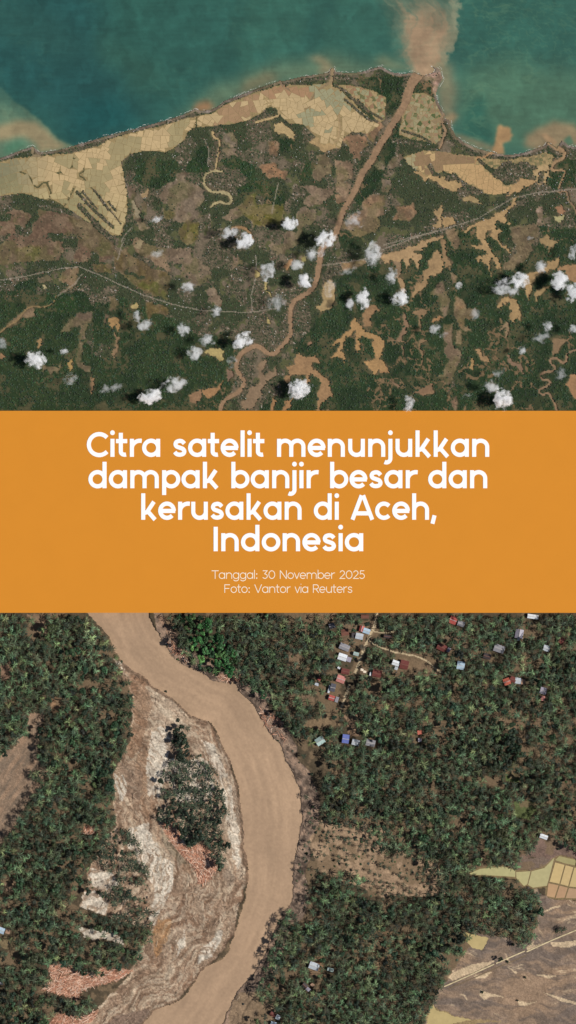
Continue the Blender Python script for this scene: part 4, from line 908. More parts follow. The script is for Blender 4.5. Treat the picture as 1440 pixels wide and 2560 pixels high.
# along-river streak coordinate for the flood scoured bars
wq = fbm(X, Y, 60, 71, 4) - 0.5; wq2 = fbm(X, Y, 26, 75, 3) - 0.5
u_bar = dl + 46 * wq + 11 * wq2; v_bar = tl * 1300 + 60 * wq2
B.col[:] = (84, 73, 57)
SOIL = (128, 107, 86)
def ar(poly, c, a=1.0, ragged=True):
    m = pip(XW, YW, poly) if ragged else pip(XS, YS, poly)
    if c is not None: B.paint(m, c, a)
    return m
# scoured bar on the inside of the bend
BAR = [(300, 1640), (360, 1690), (450, 1760), (530, 1808), (572, 1893), (602, 2015), (620, 2190), (588, 2330), (520, 2415), (440, 2505), (370, 2545), (320, 2640), (100, 2640), (230, 2540), (330, 2430), (378, 2320), (300, 2310), (200, 2260), (230, 2160), (290, 2060), (285, 1930), (325, 1850), (335, 1760), (310, 1690)]
bar = ar(BAR, (152, 127, 105), ragged=True) & ~riv
st1 = 0.5 + 0.85 * (0.64 * fbm(u_bar, v_bar * 0.17, 9, 41, 5) + 0.36 * fbm(X, Y, 30, 43, 6) - 0.5); st2 = 0.5 + 1.1 * (0.72 * fbm(u_bar, v_bar * 0.13, 4.6, 47, 3) + 0.28 * fbm(X, Y, 12, 49, 4) - 0.5)
B.paint(bar * sstep(0.50, 0.60, st1), (170, 148, 124), 0.75); B.paint(bar * sstep(0.47, 0.38, st1), (124, 97, 77), 0.75); B.paint(bar * sstep(0.56, 0.64, st2), (194, 176, 152), 0.6); B.paint(bar * sstep(0.42, 0.35, st2), (102, 81, 65), 0.55)
for p, c, a in [([(330, 1690), (360, 1700), (380, 1760), (360, 1850), (330, 1900), (315, 1890), (335, 1800)], (140, 108, 84), 0.55),
                ([(350, 1880), (375, 1880), (370, 1960), (400, 2050), (440, 2110), (480, 2170), (470, 2190), (400, 2110), (350, 2010), (335, 1930)], (142, 112, 88), 0.55),
                ([(395, 2300), (430, 2300), (420, 2350), (390, 2400), (380, 2350)], (160, 120, 82), 0.7), ([(300, 1900), (355, 1930), (350, 2000), (310, 1990)], (134, 112, 94), 0.6),
                ([(420, 2205), (455, 2200), (460, 2240), (430, 2245)], (136, 112, 92), 0.7), ([(570, 2170), (590, 2200), (570, 2220), (555, 2190)], (130, 112, 96), 0.6),
                ([(200, 2465), (250, 2465), (245, 2500), (205, 2495)], (130, 112, 96), 0.8), ([(260, 2560), (300, 2540), (370, 2520), (360, 2560), (300, 2600)], (120, 100, 86), 0.8),
                ([(385, 1840), (420, 1810), (440, 1850), (420, 1880)], (128, 114, 102), 0.6), ([(405, 2070), (430, 2110), (470, 2160), (450, 2165), (410, 2110)], (96, 84, 66), 0.7)]:
    B.paint(ar(p, None) & bar, c, a)
WHITE = [[(380, 1830), (400, 1815), (432, 1850), (420, 1900), (450, 1905), (440, 1940), (410, 1960), (395, 2000), (372, 1985), (362, 1940), (372, 1880)],
         [(500, 1845), (535, 1860), (560, 1915), (580, 1970), (592, 2050), (602, 2150), (590, 2180), (575, 2100), (562, 2000), (540, 1930), (515, 1880)], [(288, 1930), (310, 1935), (318, 1980), (300, 2010), (290, 1970)],
         [(320, 2070), (370, 2060), (400, 2130), (430, 2160), (440, 2200), (415, 2250), (385, 2315), (372, 2290), (390, 2220), (350, 2160), (320, 2110)], [(205, 2232), (240, 2225), (268, 2258), (262, 2288), (235, 2280), (200, 2262)],
         [(430, 1900), (520, 1900), (545, 1960), (520, 2005), (440, 2000), (420, 1950)], [(230, 2170), (280, 2180), (300, 2210), (260, 2230), (225, 2205)], [(200, 2320), (250, 2325), (300, 2340), (310, 2365), (260, 2350), (210, 2345)],
         [(500, 2370), (530, 2350), (545, 2320), (560, 2330), (530, 2390), (495, 2410)], [(440, 2350), (465, 2320), (460, 2370), (440, 2390)], [(285, 1645), (310, 1655), (330, 1680), (300, 1675)], [(390, 1532), (412, 1540), (415, 1590), (395, 1570)]]
SAND = (216, 203, 184)
for p in WHITE:
    m = pip(XW, YW, p) & ~riv
    B.paint(m & (st1 < 0.57), SAND, 0.85); B.paint(m & (st2 > 0.52), (200, 188, 170), 0.9); B.paint(m * sstep(0.44, 0.38, st2), (140, 118, 98), 0.8); B.paint(m & (n5 > 0.62), (160, 146, 130), 0.5)
broad = bar * sstep(0.42, 0.58, fbm(X, Y, 80, 118, 4)) * sstep(2420, 2280, Y) * sstep(360, 400, X)
B.paint(broad * sstep(0.36, 0.46, st1), (196, 180, 158), 0.35)
rim = bar & (dl < 5 + 9 * (n2 - .3)); B.paint(rim, (112, 90, 72), 0.75)
# far bank: torn grey mud and roots
fb = (dr < 34 + 40 * (n1 - 0.35)) & ~riv & (X > np.interp(Y, [1500, 2600], [380, 560]))
B.paint(fb, (122, 104, 90)); B.paint(fb & (n2 > 0.55), (152, 126, 106), 0.8); B.paint(fb & (n2 < 0.4), (88, 74, 64), 0.8)
ar([(395, 1540), (410, 1545), (440, 1590), (480, 1640), (470, 1650), (430, 1610)], (150, 120, 98), 0.8); ar([(530, 1685), (600, 1680), (620, 1710), (580, 1705)], (166, 128, 104), 0.8)
ar([(640, 1735), (680, 1725), (680, 1745), (650, 1750)], (186, 158, 136), 0.8)
# yards, paths and clearings
for p, c, a in [([(775, 1532), (845, 1532), (840, 1560), (790, 1565)], SOIL, 0.9), ([(770, 1570), (800, 1570), (800, 1625), (775, 1630)], (96, 98, 62), 0.8), ([(850, 1560), (940, 1550), (930, 1620), (850, 1640)], SOIL, 0.8),
                ([(720, 1630), (745, 1630), (750, 1680), (725, 1690)], SOIL, 0.9), ([(755, 1735), (785, 1735), (785, 1765), (760, 1765)], SOIL, 0.9), ([(760, 1800), (800, 1790), (850, 1775), (845, 1810), (800, 1825), (760, 1815)], (126, 106, 82), 1.0),
                ([(918, 1706), (952, 1700), (952, 1732), (922, 1732)], (132, 110, 86), 1.0), ([(900, 1670), (985, 1665), (980, 1700), (900, 1690)], SOIL, 0.8), ([(1000, 1650), (1090, 1650), (1100, 1690), (1030, 1695)], (130, 108, 86), 0.9),
                ([(860, 1790), (900, 1790), (905, 1840), (870, 1835)], (150, 122, 98), 0.9), ([(1100, 1590), (1170, 1570), (1170, 1620), (1100, 1640)], SOIL, 0.7), ([(1230, 1780), (1360, 1770), (1350, 1820), (1230, 1830)], (128, 106, 84), 0.9),
                ([(1390, 1790), (1490, 1790), (1490, 1870), (1400, 1860)], (126, 104, 82), 0.9), ([(1285, 2000), (1335, 2003), (1342, 2030), (1320, 2050), (1290, 2045)], (88, 96, 60), 1.0), ([(1265, 1930), (1297, 1930), (1297, 1955), (1265, 1955)], (86, 98, 58), 1.0),
                ([(800, 2050), (960, 2060), (965, 2150), (1000, 2120), (1095, 2150), (1110, 2240), (960, 2240), (800, 2180), (770, 2100)], (160, 134, 108), 0.95), ([(880, 2330), (1010, 2330), (1000, 2430), (890, 2430)], (134, 110, 84), 0.7),
                ([(0, 1660), (25, 1650), (35, 1690), (0, 1705)], (140, 112, 92), 1.0), ([(130, 1745), (152, 1745), (150, 1780), (132, 1778)], (150, 120, 92), 1.0), ([(70, 1535), (135, 1535), (115, 1590), (75, 1580)], (140, 116, 94), 0.9),
                ([(10, 2205), (40, 2205), (40, 2230), (12, 2232)], (140, 116, 94), 1.0), ([(210, 2062), (238, 2066), (236, 2086), (212, 2086)], (190, 142, 114), 1.0), ([(0, 2340), (40, 2340), (55, 2385), (0, 2370)], (128, 112, 84), 1.0),
                ([(600, 2480), (660, 2480), (690, 2530), (640, 2600), (560, 2600), (580, 2510)], (140, 118, 94), 0.9), ([(765, 2380), (810, 2385), (815, 2440), (775, 2440)], (144, 112, 86), 0.8), ([(810, 1900), (880, 1900), (860, 1960), (800, 1960)], (116, 98, 76), 0.5)]:
    ar(p, c, a)
# left mud flat
LM = [(-50, 1900), (0, 1890), (35, 1868), (66, 1830), (76, 1782), (108, 1778), (112, 1800), (100, 1850), (96, 1890), (122, 1930), (105, 1965), (72, 2010), (38, 2064), (0, 2120), (-50, 2150)]
lm = ar(LM, (138, 116, 96)); st3 = fbm(X * 0.8 + Y * 0.55, (Y * 0.8 - X * 0.55) * 0.15, 8, 52, 4)
B.paint(lm & (st3 > 0.55), (156, 128, 104), 0.7); B.paint(lm & (st3 < 0.4), (112, 98, 84), 0.6)
# right mud flat with cream sand tongues
RM = [(1100, 2470), (1160, 2390), (1190, 2330), (1260, 2345), (1300, 2365), (1335, 2350), (1350, 2260), (1330, 2215), (1380, 2250), (1490, 2250), (1490, 2640), (1040, 2640), (1060, 2560)]
rm = ar(RM, (134, 114, 97)); wr = fbm(X, Y, 90, 121, 3) - .5; YR = Y + 110 * wr; st4 = fbm(X * 0.16 - YR * 0.05, YR - X * 0.16, 9, 57, 5); st5 = fbm(X * 0.12 - YR * 0.04, YR - X * 0.16, 6, 62, 4)
rq = fbm(X * .5, Y + X * .1, 60, 150, 4); B.paint(rm * sstep(.5, .62, rq), (160, 131, 104), 0.6); B.paint(rm * sstep(.48, .38, rq), (112, 100, 92), 0.7)
B.paint(rm * sstep(0.48, 0.64, st4), (150, 126, 104), 0.6); B.paint(rm * sstep(0.5, 0.36, st4), (108, 95, 85), 0.6); B.paint(rm * sstep(0.66, 0.74, st5) * sstep(.45, .6, n1), (200, 176, 144), 0.8)
for p in [[(1375, 2355), (1440, 2352), (1470, 2358), (1420, 2368), (1378, 2364)], [(1200, 2475), (1225, 2482), (1270, 2493), (1225, 2490), (1212, 2500), (1198, 2485)], [(1293, 2500), (1320, 2508), (1340, 2505), (1312, 2516), (1298, 2512)], [(1355, 2480), (1440, 2505), (1470, 2520), (1400, 2502)],
          [(1315, 2370), (1335, 2352), (1330, 2365), (1360, 2358), (1320, 2378)], [(1180, 2440), (1230, 2430), (1215, 2445), (1190, 2448)], [(1355, 2280), (1400, 2262), (1402, 2266), (1352, 2284)], [(1265, 2415), (1295, 2430), (1290, 2433)], [(1340, 2435), (1390, 2440), (1370, 2446)], [(1110, 2440), (1180, 2412), (1240, 2400), (1200, 2425), (1130, 2450)]]:
    ar(p, (204, 180, 146), 0.9, False)
ar([(1180, 2185), (1420, 2120), (1490, 2140), (1490, 2180), (1400, 2160), (1300, 2190)], (122, 104, 92), 0.9)
ar([(1345, 2085), (1380, 2090), (1440, 2125), (1490, 2150), (1400, 2150), (1330, 2140), (1290, 2165), (1300, 2140), (1335, 2120)], (124, 102, 90), 1.0)
ar([(1060, 2540), (1090, 2520), (1150, 2545), (1260, 2552), (1180, 2562), (1080, 2570)], (152, 130, 92), 0.9)
JAMP = [[(402, 2054), (442, 2054), (452, 2092), (456, 2112), (530, 2114), (542, 2170), (522, 2200), (500, 2212), (482, 2162), (440, 2122)], [(125, 2412), (160, 2406), (200, 2430), (240, 2432), (255, 2415), (270, 2428), (300, 2420), (332, 2425), (290, 2452), (240, 2462), (200, 2478), (195, 2502), (165, 2486), (108, 2472), (130, 2440)], [(118, 2562), (150, 2532), (200, 2546), (242, 2524), (235, 2550), (180, 2572), (130, 2580)]]
for p in JAMP: ar(p, (184, 138, 112), 0.9)      # pale wood tone painted under the logs to offset the shade between them
# fine soil variation
B.col *= (1 + (0.22 + 0.16 * bar) * (n4 - 0.5) + 0.3 * (n2 - 0.5) + 0.16 * bar * (n3 - 0.5))[..., None]
gapn = fbm(X, Y, 34, 115, 4); B.paint((~bar & ~fb & ~lm & ~rm) * sstep(0.56, 0.62, gapn), (124, 104, 81), 0.8)
# bare lanes
LANES = [([(945, 1515), (935, 1565), (925, 1590), (915, 1612), (905, 1635), (896, 1660), (888, 1680)], 3.2), ([(873, 1712), (866, 1735), (857, 1758), (852, 1770)], 2.2), ([(925, 1604), (950, 1617), (980, 1627), (1010, 1635), (1045, 1641), (1070, 1655), (1085, 1668), (1105, 1682)], 1.8),
         ([(935, 1578), (960, 1582), (985, 1578)], 1.2)]
lane = np.zeros(X.shape, dtype=bool); lane_w = np.zeros(X.shape, dtype=bool)
for l, w in LANES:
    d, _ = pdist(X + 4 * wa, Y + 4 * wb, smooth_line(l, 3)); lane |= d < w; lane_w |= d < w + 7.5
B.paint(lane, (196, 176, 142), 0.95)
# heights: banks, bars, channels
B.z = 1.3 + 0.5 * n2 + 0.6 * n1
B.z[bar] = (0.75 + 1.0 * (st1 - 0.5) + 0.9 * (st2 - 0.5) + 0.35 * n3)[bar].clip(0.22, 3)
B.z[fb] = (0.7 + 1.6 * (n2 - 0.4) + 0.4 * n3)[fb].clip(0.25, 3)
flat = lm | rm
B.z[flat] = (0.9 + 0.35 * (st4 - 0.5) + 0.1 * n3)[flat]
B.z += sstep(40, 0, np.minimum(dl, dr)) * (-0.35); B.z[~riv] = B.z[~riv].clip(0.2, 9)
B.z[lane] = 1.6
B.z[riv] = -1.0
POOL = [[(1145, 2337), (1165, 2328), (1182, 2334), (1222, 2344), (1214, 2362), (1204, 2374), (1184, 2370), (1168, 2358)], [(375, 2545), (420, 2520), (436, 2512), (400, 2535)], [(1060, 2590), (1080, 2508), (1092, 2525), (1140, 2542), (1180, 2548), (1120, 2562)]]
pools = []
for p in POOL:
    m = pip(XS, YS, p) & ~riv; pools.append(m); B.z[m] = 0.3
PADDY = [[(1168, 2186), (1200, 2172), (1260, 2166), (1288, 2176), (1288, 2192), (1240, 2189)], [(1290, 2180), (1326, 2178), (1318, 2210), (1310, 2215), (1291, 2195)], [(1329, 2178), (1360, 2170), (1378, 2152), (1386, 2142), (1371, 2200), (1367, 2214), (1332, 2219), (1320, 2212)],
         [(1388, 2156), (1411, 2162), (1398, 2209), (1374, 2204)], [(1414, 2163), (1433, 2168), (1420, 2215), (1401, 2210)], [(1436, 2169), (1490, 2175), (1490, 2222), (1423, 2216)], [(1371, 2208), (1396, 2213), (1386, 2244), (1367, 2240)], [(1399, 2214), (1419, 2219), (1411, 2244), (1389, 2245)], [(1422, 2220), (1490, 2227), (1490, 2246), (1414, 2245)],
         [(1388, 2150), (1398, 2140), (1440, 2150), (1437, 2163), (1412, 2158)]]
pad = np.zeros(X.shape, dtype=bool)
for p in PADDY: pad |= pip(X, Y, p)
padz = blur(pad, 2) > 0.2
B.z[padz] = 0.35; B.paint(padz, (132, 114, 82), 0.9)
ground_o = B.sheet('riverside_ground', np.ones(X.shape, dtype=bool), B.z, M_LAND2); tag(ground_o, kind='structure')
rc = np.zeros(B.col.shape); rc[:] = (174, 145, 117)
rc *= (1 + 0.16 * (fbm((dl - dr) * 0.6, (tl + tr_) * 500 * 0.25, 14, 66, 4) - 0.5) + 0.05 * (n3 - 0.5) + 0.05 * (n4 - 0.5) + 0.12 * (n1 - 0.5))[..., None]
rs = B.sheet('river', (blur(riv, 2) > 0.05), 0.1, M_WATER, cols=rc); tag(rs, kind='structure')
pc = np.zeros(B.col.shape); pc[:] = (186, 166, 116); pc *= (1 + 0.1 * (n2 - 0.5))[..., None]
for m in pools:
    if m.any(): tag(B.sheet('flood_pool', m, 0.7, M_WATER, cols=pc), kind='structure')
pf = tag(B.sheet('paddy_field', padz, 0.52, M_LAND2), kind='structure')
PT = [(180, 173, 125), (182, 173, 125), (180, 170, 124), (200, 174, 122), (198, 172, 122), (196, 172, 122), (186, 150, 112), (180, 144, 110), (176, 144, 112), (162, 152, 106)]
for p, c in zip(PADDY, PT):
    nn = len(p); V = [(WX(a), WY(b_), 0.62) for a, b_ in p] + [(WX(a), WY(b_), 0.3) for a, b_ in p]
    A = sum(V[k][0] * V[(k + 1) % nn][1] - V[(k + 1) % nn][0] * V[k][1] for k in range(nn))
    F = [list(range(nn)) if A > 0 else list(range(nn))[::-1]] + [[k, (k + 1) % nn, nn + (k + 1) % nn, nn + k] for k in range(nn)]
    obj('paddy', mesh_np('paddy', V, F, np.tile(lin(c), (2 * nn, 1))), M_POND, pf)
# straight causeway over the mud
def ribbon(name, pts, w, h, z0, mat, n=3):
    P = smooth_line(pts, n); V, F = [], []
    for i, p in enumerate(P):
        t = P[min(i + 1, len(P) - 1)] - P[max(i - 1, 0)]; t /= np.hypot(*t); nr = np.array([-t[1], t[0]]) * w / 2
        for q, z in ((p + nr, z0), (p + nr * .8, z0 + h), (p - nr * .8, z0 + h), (p - nr, z0)): V.append((WX(q[0]), WY(q[1]), z))
    for i in range(len(P) - 1):
        a = 4 * i
        for k in range(3): F.append([a + k, a + k + 1, a + k + 5, a + k + 4])
    return obj(name, mesh_np(name, V, F), mat)
M_CAUSE = mat_plain('pale_gravel', (206, 188, 150), 0.95, var=0.25, nscale=0.3)
for l in ([(1110, 2466), (1160, 2444), (1235, 2410)], [(1240, 2408), (1300, 2382), (1312, 2377)], [(1316, 2379), (1380, 2350), (1440, 2325), (1490, 2303)]):
    tag(ribbon('causeway', l, 3.6, 0.7, 0.7, M_CAUSE), kind='structure')
M_TRACK = mat_plain('muddy_ditch', (122, 104, 82), 0.9, var=0.2)
tag(ribbon('track', [(1120, 2472), (1240, 2420), (1315, 2388)], 3.0, 0.25, 0.8, M_TRACK), kind='structure')

# ------------------------------------------------------------------ houses
RC = {'dkred': (118, 66, 60), 'red': (186, 92, 84), 'pink': (204, 136, 126), 'rust': (120, 80, 66), 'grey': (150, 148, 152), 'lilac': (164, 158, 170), 'pale': (196, 202, 208), 'white': (236, 240, 244), 'blue': (112, 124, 190), 'slate': (92, 92, 100), 'dark': (74, 66, 66), 'green': (168, 190, 184), 'ltblue': (184, 206, 222), 'cream': (240, 224, 200), 'tan': (176, 142, 118), 'orange': (190, 104, 84)}
RMAT = {k: mat_plain(k + '_roof_sheet', c, 0.5, spec=0.35, var=0.14, nscale=0.5) for k, c in RC.items()}
M_WALL = mat_plain('plaster_wall', (196, 186, 172), 0.9); M_RIDGE = mat_plain('ridge_cap', (178, 172, 168), 0.6)
M_PALEB = mat_plain('board_wall', (150, 128, 104), 0.9)
HOUSES = [  # x, y, length, width, turn (deg), roof, form, label
 (830, 1564, 15, 13, 20, 'slate', 'gable', 'small slate grey house at the edge of the bare yard under the board'),
 (862, 1580, 19, 17, 10, 'rust', 'gable', 'rust brown roofed house left of the red and pale pair by the lane'),
 (904, 1571, 15, 11, 75, 'red', 'gable', 'small red roofed house touching a pale roof beside the lane'),
 (916, 1577, 18, 13, -18, 'ltblue', 'gable', 'pale blue roofed house right of the small red one by the lane'),
 (898, 1590, 19, 15, -12, 'pale', 'gable', 'light grey roofed house just below the small red one'),
 (884, 1588, 10, 13, 0, 'dark', 'shed', 'dark lean-to on the left of a light grey house'),
 (861, 1617, 26, 16, -22, 'grey', 'gable', 'long grey roofed house with a white end left of the lane'),
 (856, 1642, 22, 17, -18, 'white', 'gable', 'house with brilliant white roof below the long grey one'),
 (872, 1648, 11, 12, -18, 'lilac', 'shed', 'grey shed joined to the brilliant white roof'),
 (890, 1634, 14, 9, -15, 'green', 'gable', 'pale green hut close to the left side of the lane'),
 (863, 1678, 20, 14, -12, 'dkred', 'gable', 'dark red house above the pink one left of the lane'),
 (852, 1697, 21, 18, -20, 'pink', 'gable', 'pink roofed house left of the lower lane'),
 (832, 1718, 13, 20, -14, 'slate', 'gable', 'dark slate house below the pink roof'),
 (823, 1722, 5, 20, -14, 'pale', 'shed', 'narrow white lean-to on the left of the dark slate house'),
 (829, 1744, 15, 13, -18, 'red', 'gable', 'small red house at the lower end of the lane'),
 (842, 1748, 8, 14, -18, 'grey', 'shed', 'grey shed beside the small red house at the lower end of the lane'),
 (799, 1696, 7, 9, -35, 'red', 'shed', 'little red hut alone among palms left of the lane houses'),
 (792, 1710, 10, 7, -20, 'pale', 'shed', 'little white hut below the little red hut'),
 (847, 1669, 7, 5, -30, 'white', 'shed', 'tiny white shed above the dark red house'),
 (942, 1683, 23, 18, -14, 'dkred', 'gable', 'dark maroon house right of two cream tarpaulins'),
 (926, 1684, 4, 9, -14, 'white', 'shed', 'narrow white porch left of the dark maroon house'),
 (989, 1657, 18, 13, -20, 'white', 'gable', 'white roofed house left of a dark red one below the branch lane'),
 (990, 1670, 8, 8, -20, 'pale', 'shed', 'small pale annex below the white roof by the branch lane'),
 (1010, 1661, 21, 22, -14, 'dkred', 'gable', 'dark red house right of a white roof below the branch lane'),
 (969, 1591, 20, 9, -10, 'dark', 'gable', 'dark brown house hidden in trees above the branch lane'),
 (800, 1851, 22, 19, 32, 'green', 'gable', 'pale greenish house nearest the river bank'),
 (864, 1846, 17, 22, -8, 'blue', 'gable', 'house under a bright blue sheet'),
 (889, 1855, 19, 15, -14, 'pale', 'gable', 'pale grey house right of the bright blue sheet'),
 (926, 1856, 23, 17, -14, 'grey', 'gable', 'blue grey house right end of the row of three by the blue sheet'),
 (912, 1541, 20, 10, 0, 'rust', 'gable', 'brown roof tight under the board left of the lane'),
 (1049, 1830, 12, 11, 10, 'orange', 'shed', 'small orange ruin lost in the palm grove'), (1049, 1849, 8, 9, 0, 'lilac', 'shed', 'tiny grey hut below the orange ruin'),
 (1132, 1550, 18, 19, -20, 'red', 'gable', 'bright red house left of a grey roof under the board'), (1152, 1559, 18, 13, -18, 'grey', 'gable', 'grey house right of the bright red one under the board'),
 (1104, 1618, 25, 17, -25, 'dkred', 'gable', 'dark red house with grey porch right of the branch lane'), (1121, 1624, 8, 12, -25, 'lilac', 'shed', 'grey porch at the right of a dark red house'),
 (1151, 1663, 19, 20, -10, 'ltblue', 'gable', 'light blue and white house alone among palms'), (1297, 1584, 23, 20, 80, 'lilac', 'gable', 'lilac grey house high on the right with a tiny white annex'), (1295, 1598, 6, 6, 10, 'white', 'shed', 'tiny white annex below the lilac grey house'),
 (1247, 1621, 27, 19, -20, 'grey', 'gable', 'broad striped grey house right of a dark ruin'), (1217, 1640, 19, 14, -15, 'dark', 'gable', 'dark roofless looking house left below the striped grey one'),
 (1365, 1620, 16, 15, -15, 'pale', 'gable', 'pale square house on the right below a small red one'), (1402, 1601, 14, 15, -25, 'dkred', 'gable', 'small dark red house near the right edge'),
 (1266, 1703, 17, 17, 20, 'orange', 'gable', 'orange roofed house at the left of a cluster of three'), (1281, 1698, 15, 15, -20, 'dkred', 'gable', 'dark red middle house of the cluster beside the orange roof'),
 (1294, 1701, 15, 15, -10, 'pale', 'gable', 'pale grey house of the cluster beside the orange roof'), (1307, 1704, 9, 13, -10, 'tan', 'shed', 'tan shed at the right end of the cluster beside the orange roof'),
 (1357, 1726, 16, 17, -15, 'lilac', 'gable', 'mauve grey house above a pink ruin on the right'), (1356, 1745, 11, 12, 0, 'pink', 'shed', 'pink ruin below the mauve grey house'),
 (1331, 1541, 27, 11, -8, 'white', 'gable', 'white roofed hall tight under the board on the right'),
 (1358, 2090, 20, 11, -20, 'white', 'gable', 'lone white shed at the head of the flooded paddies'),
 (785, 2413, 25, 18, -20, 'pale', 'gable', 'big pale grey house in the lower grove'), (826, 2422, 16, 9, -18, 'green', 'gable', 'pale green hut right of the big pale house in the lower grove'),
 (762, 2462, 14, 11, -40, 'dark', 'gable', 'dark brown house below the big pale one in the lower grove'), (770, 2471, 11, 9, -40, 'lilac', 'shed', 'mauve shed joined to the dark brown house in the lower grove'), (781, 2460, 9, 8, -40, 'tan', 'shed', 'tan shed right of the dark brown house in the lower grove'),
 (682, 2533, 14, 10, -35, 'dkred', 'gable', 'dark red house close to the lower right river bank'), (695, 2541, 11, 12, -30, 'pale', 'shed', 'white house right of the dark red one near the lower bank'), (684, 2556, 14, 8, -15, 'ltblue', 'gable', 'blue grey roof cut by the bottom edge near the bank'),
 (4, 2324, 18, 15, -20, 'ltblue', 'gable', 'pale blue roof cut by the left edge'), (21, 2326, 11, 13, -15, 'tan', 'shed', 'tan shed beside the pale blue roof at the left edge'), (3, 2456, 11, 8, 0, 'grey', 'shed', 'grey hut cut by the left edge further down')]
def box_mesh(name, l, w, h):
    V = [(x * l / 2, y * w / 2, z) for z in (0, h) for x, y in ((-1, -1), (1, -1), (1, 1), (-1, 1))]
    return mesh_np(name, V, [[4, 5, 6, 7], [0, 1, 5, 4], [1, 2, 6, 5], [2, 3, 7, 6], [3, 0, 4, 7]])
hpos = []
for x, y, l, w, deg, rc_, form, lab in HOUSES:
    z = float(sample(B.z, x, y, B)); L, W = l * S, w * S
    hh = empty('house' if form == 'gable' else 'hut', (WX(x), WY(y), z - 0.2), math.radians(deg))
    tag(hh, lab, 'house' if form == 'gable' else 'hut', 'houses of the river village')
    ht = 3.2 if form == 'gable' else 2.4
    obj('wall', box_mesh('wall', L - 0.7, W - 0.7, ht), M_WALL if rc_ in ('white', 'pale', 'ltblue', 'pink', 'red') else M_PALEB, hh)
    if form == 'gable':
        rise = 0.26 * W; e = 0.12
        for sgn in (1, -1):
            V = [(-L / 2, sgn * W / 2, ht - 0.15), (L / 2, sgn * W / 2, ht - 0.15), (L / 2, 0, ht + rise), (-L / 2, 0, ht + rise)]
            V += [(p[0], p[1], p[2] + e) for p in V]
            F = [[4, 5, 6, 7], [3, 2, 1, 0], [0, 1, 5, 4], [1, 2, 6, 5], [3, 0, 4, 7]]
            if sgn < 0: F = [q[::-1] for q in F]
            obj('roof_slope', mesh_np('roof_slope', V, F), RMAT[rc_], hh)
        V = [(sx * (L / 2 + .05), sy * 0.22, ht + rise + zz) for zz in (0.08, 0.22) for sx, sy in ((-1, -1), (1, -1), (1, 1), (-1, 1))]
        obj('ridge_cap', mesh_np('ridge_cap', V, [[4, 5, 6, 7], [0, 1, 5, 4], [1, 2, 6, 5], [2, 3, 7, 6], [3, 0, 4, 7]]), M_RIDGE if rc_ not in ('dark', 'rust', 'dkred') else RMAT['rust'], hh)
        for sx in (-1, 1):
            V = [(sx * (L / 2 - 0.36), -W / 2 + .4, ht), (sx * (L / 2 - 0.36), W / 2 - .4, ht), (sx * (L / 2 - 0.36), 0, ht + rise)]
            obj('gable_wall', mesh_np('gable_wall', V, [[0, 1, 2]]), M_WALL, hh)
    else:
        V = [(-L / 2, -W / 2, ht), (L / 2, -W / 2, ht), (L / 2, W / 2, ht + 0.7), (-L / 2, W / 2, ht + 0.7)]; V += [(p[0], p[1], p[2] + .1) for p in V]
        obj('roof', mesh_np('roof', V, [[4, 5, 6, 7], [3, 2, 1, 0], [0, 1, 5, 4], [1, 2, 6, 5], [2, 3, 7, 6], [3, 0, 4, 7]]), RMAT[rc_], hh)
    hpos.append((x, y, max(l, w) / 2 + 4, max(l, w) / 2))
for x, y, lab in ((905, 1674, 'left of two cream tarpaulins drying by the lane end'), (912, 1679, 'right of two cream tarpaulins drying by the lane end')):
    z = float(sample(B.z, x, y, B)); me = bpy.data.meshes.new('tarpaulin')
    V, F = [], []
    for j in range(5):
        for i in range(6): V.append((i * 0.55 - 1.4, j * 0.5 - 1.0, 0.12 + 0.1 * math.sin(i * 2.1 + j * 1.3)))
    for j in range(4):
        for i in range(5): F.append([j * 6 + i, j * 6 + i + 1, j * 6 + i + 7, j * 6 + i + 6])
    o = obj('tarpaulin', mesh_np('tarpaulin', V, F), RMAT['cream']); o.location = (WX(x), WY(y), z + 0.15); o.rotation_euler = (0, 0, -0.3)
    tag(o, lab, 'tarpaulin'); hpos.append((x, y, 6, 4))

# ------------------------------------------------------------------ trees
def palm_mesh(seed, nf=11):
    r = random.Random(seed); V, F = [], []
    for q in range(nf):
        a = q * 6.2832 / nf + r.uniform(-.25, .25); L = r.uniform(.75, 1.2); up = r.uniform(.1, .75); w0 = r.uniform(.055, .092)
        ca_, sa_ = math.cos(a), math.sin(a); i0 = len(V)
        def pt(t, s_, dz): x = L * t; z = up * t - (up + .45) * t * t + dz; V.append((x * ca_ - s_ * sa_, x * sa_ + s_ * ca_, z))
        pt(0.02, 0, 0)
        for t, w in ((.32, w0), (.7, w0 * .9)): pt(t, w, -.07); pt(t, 0, .02); pt(t, -w, -.07)
        pt(1.0, 0, 0)
        F += [[i0, i0 + 2, i0 + 1], [i0, i0 + 3, i0 + 2], [i0 + 1, i0 + 2, i0 + 5], [i0 + 1, i0 + 5, i0 + 4], [i0 + 2, i0 + 3, i0 + 6], [i0 + 2, i0 + 6, i0 + 5], [i0 + 4, i0 + 5, i0 + 7], [i0 + 5, i0 + 6, i0 + 7]]
    return np.array(V), np.array(F), np.repeat([r.choice((.4, .6, .8, 1.1, 1.4, 1.8)) for _ in range(nf)], 8)  # frond brightness varied in the colour, for a sparkle of lit and dim leaves
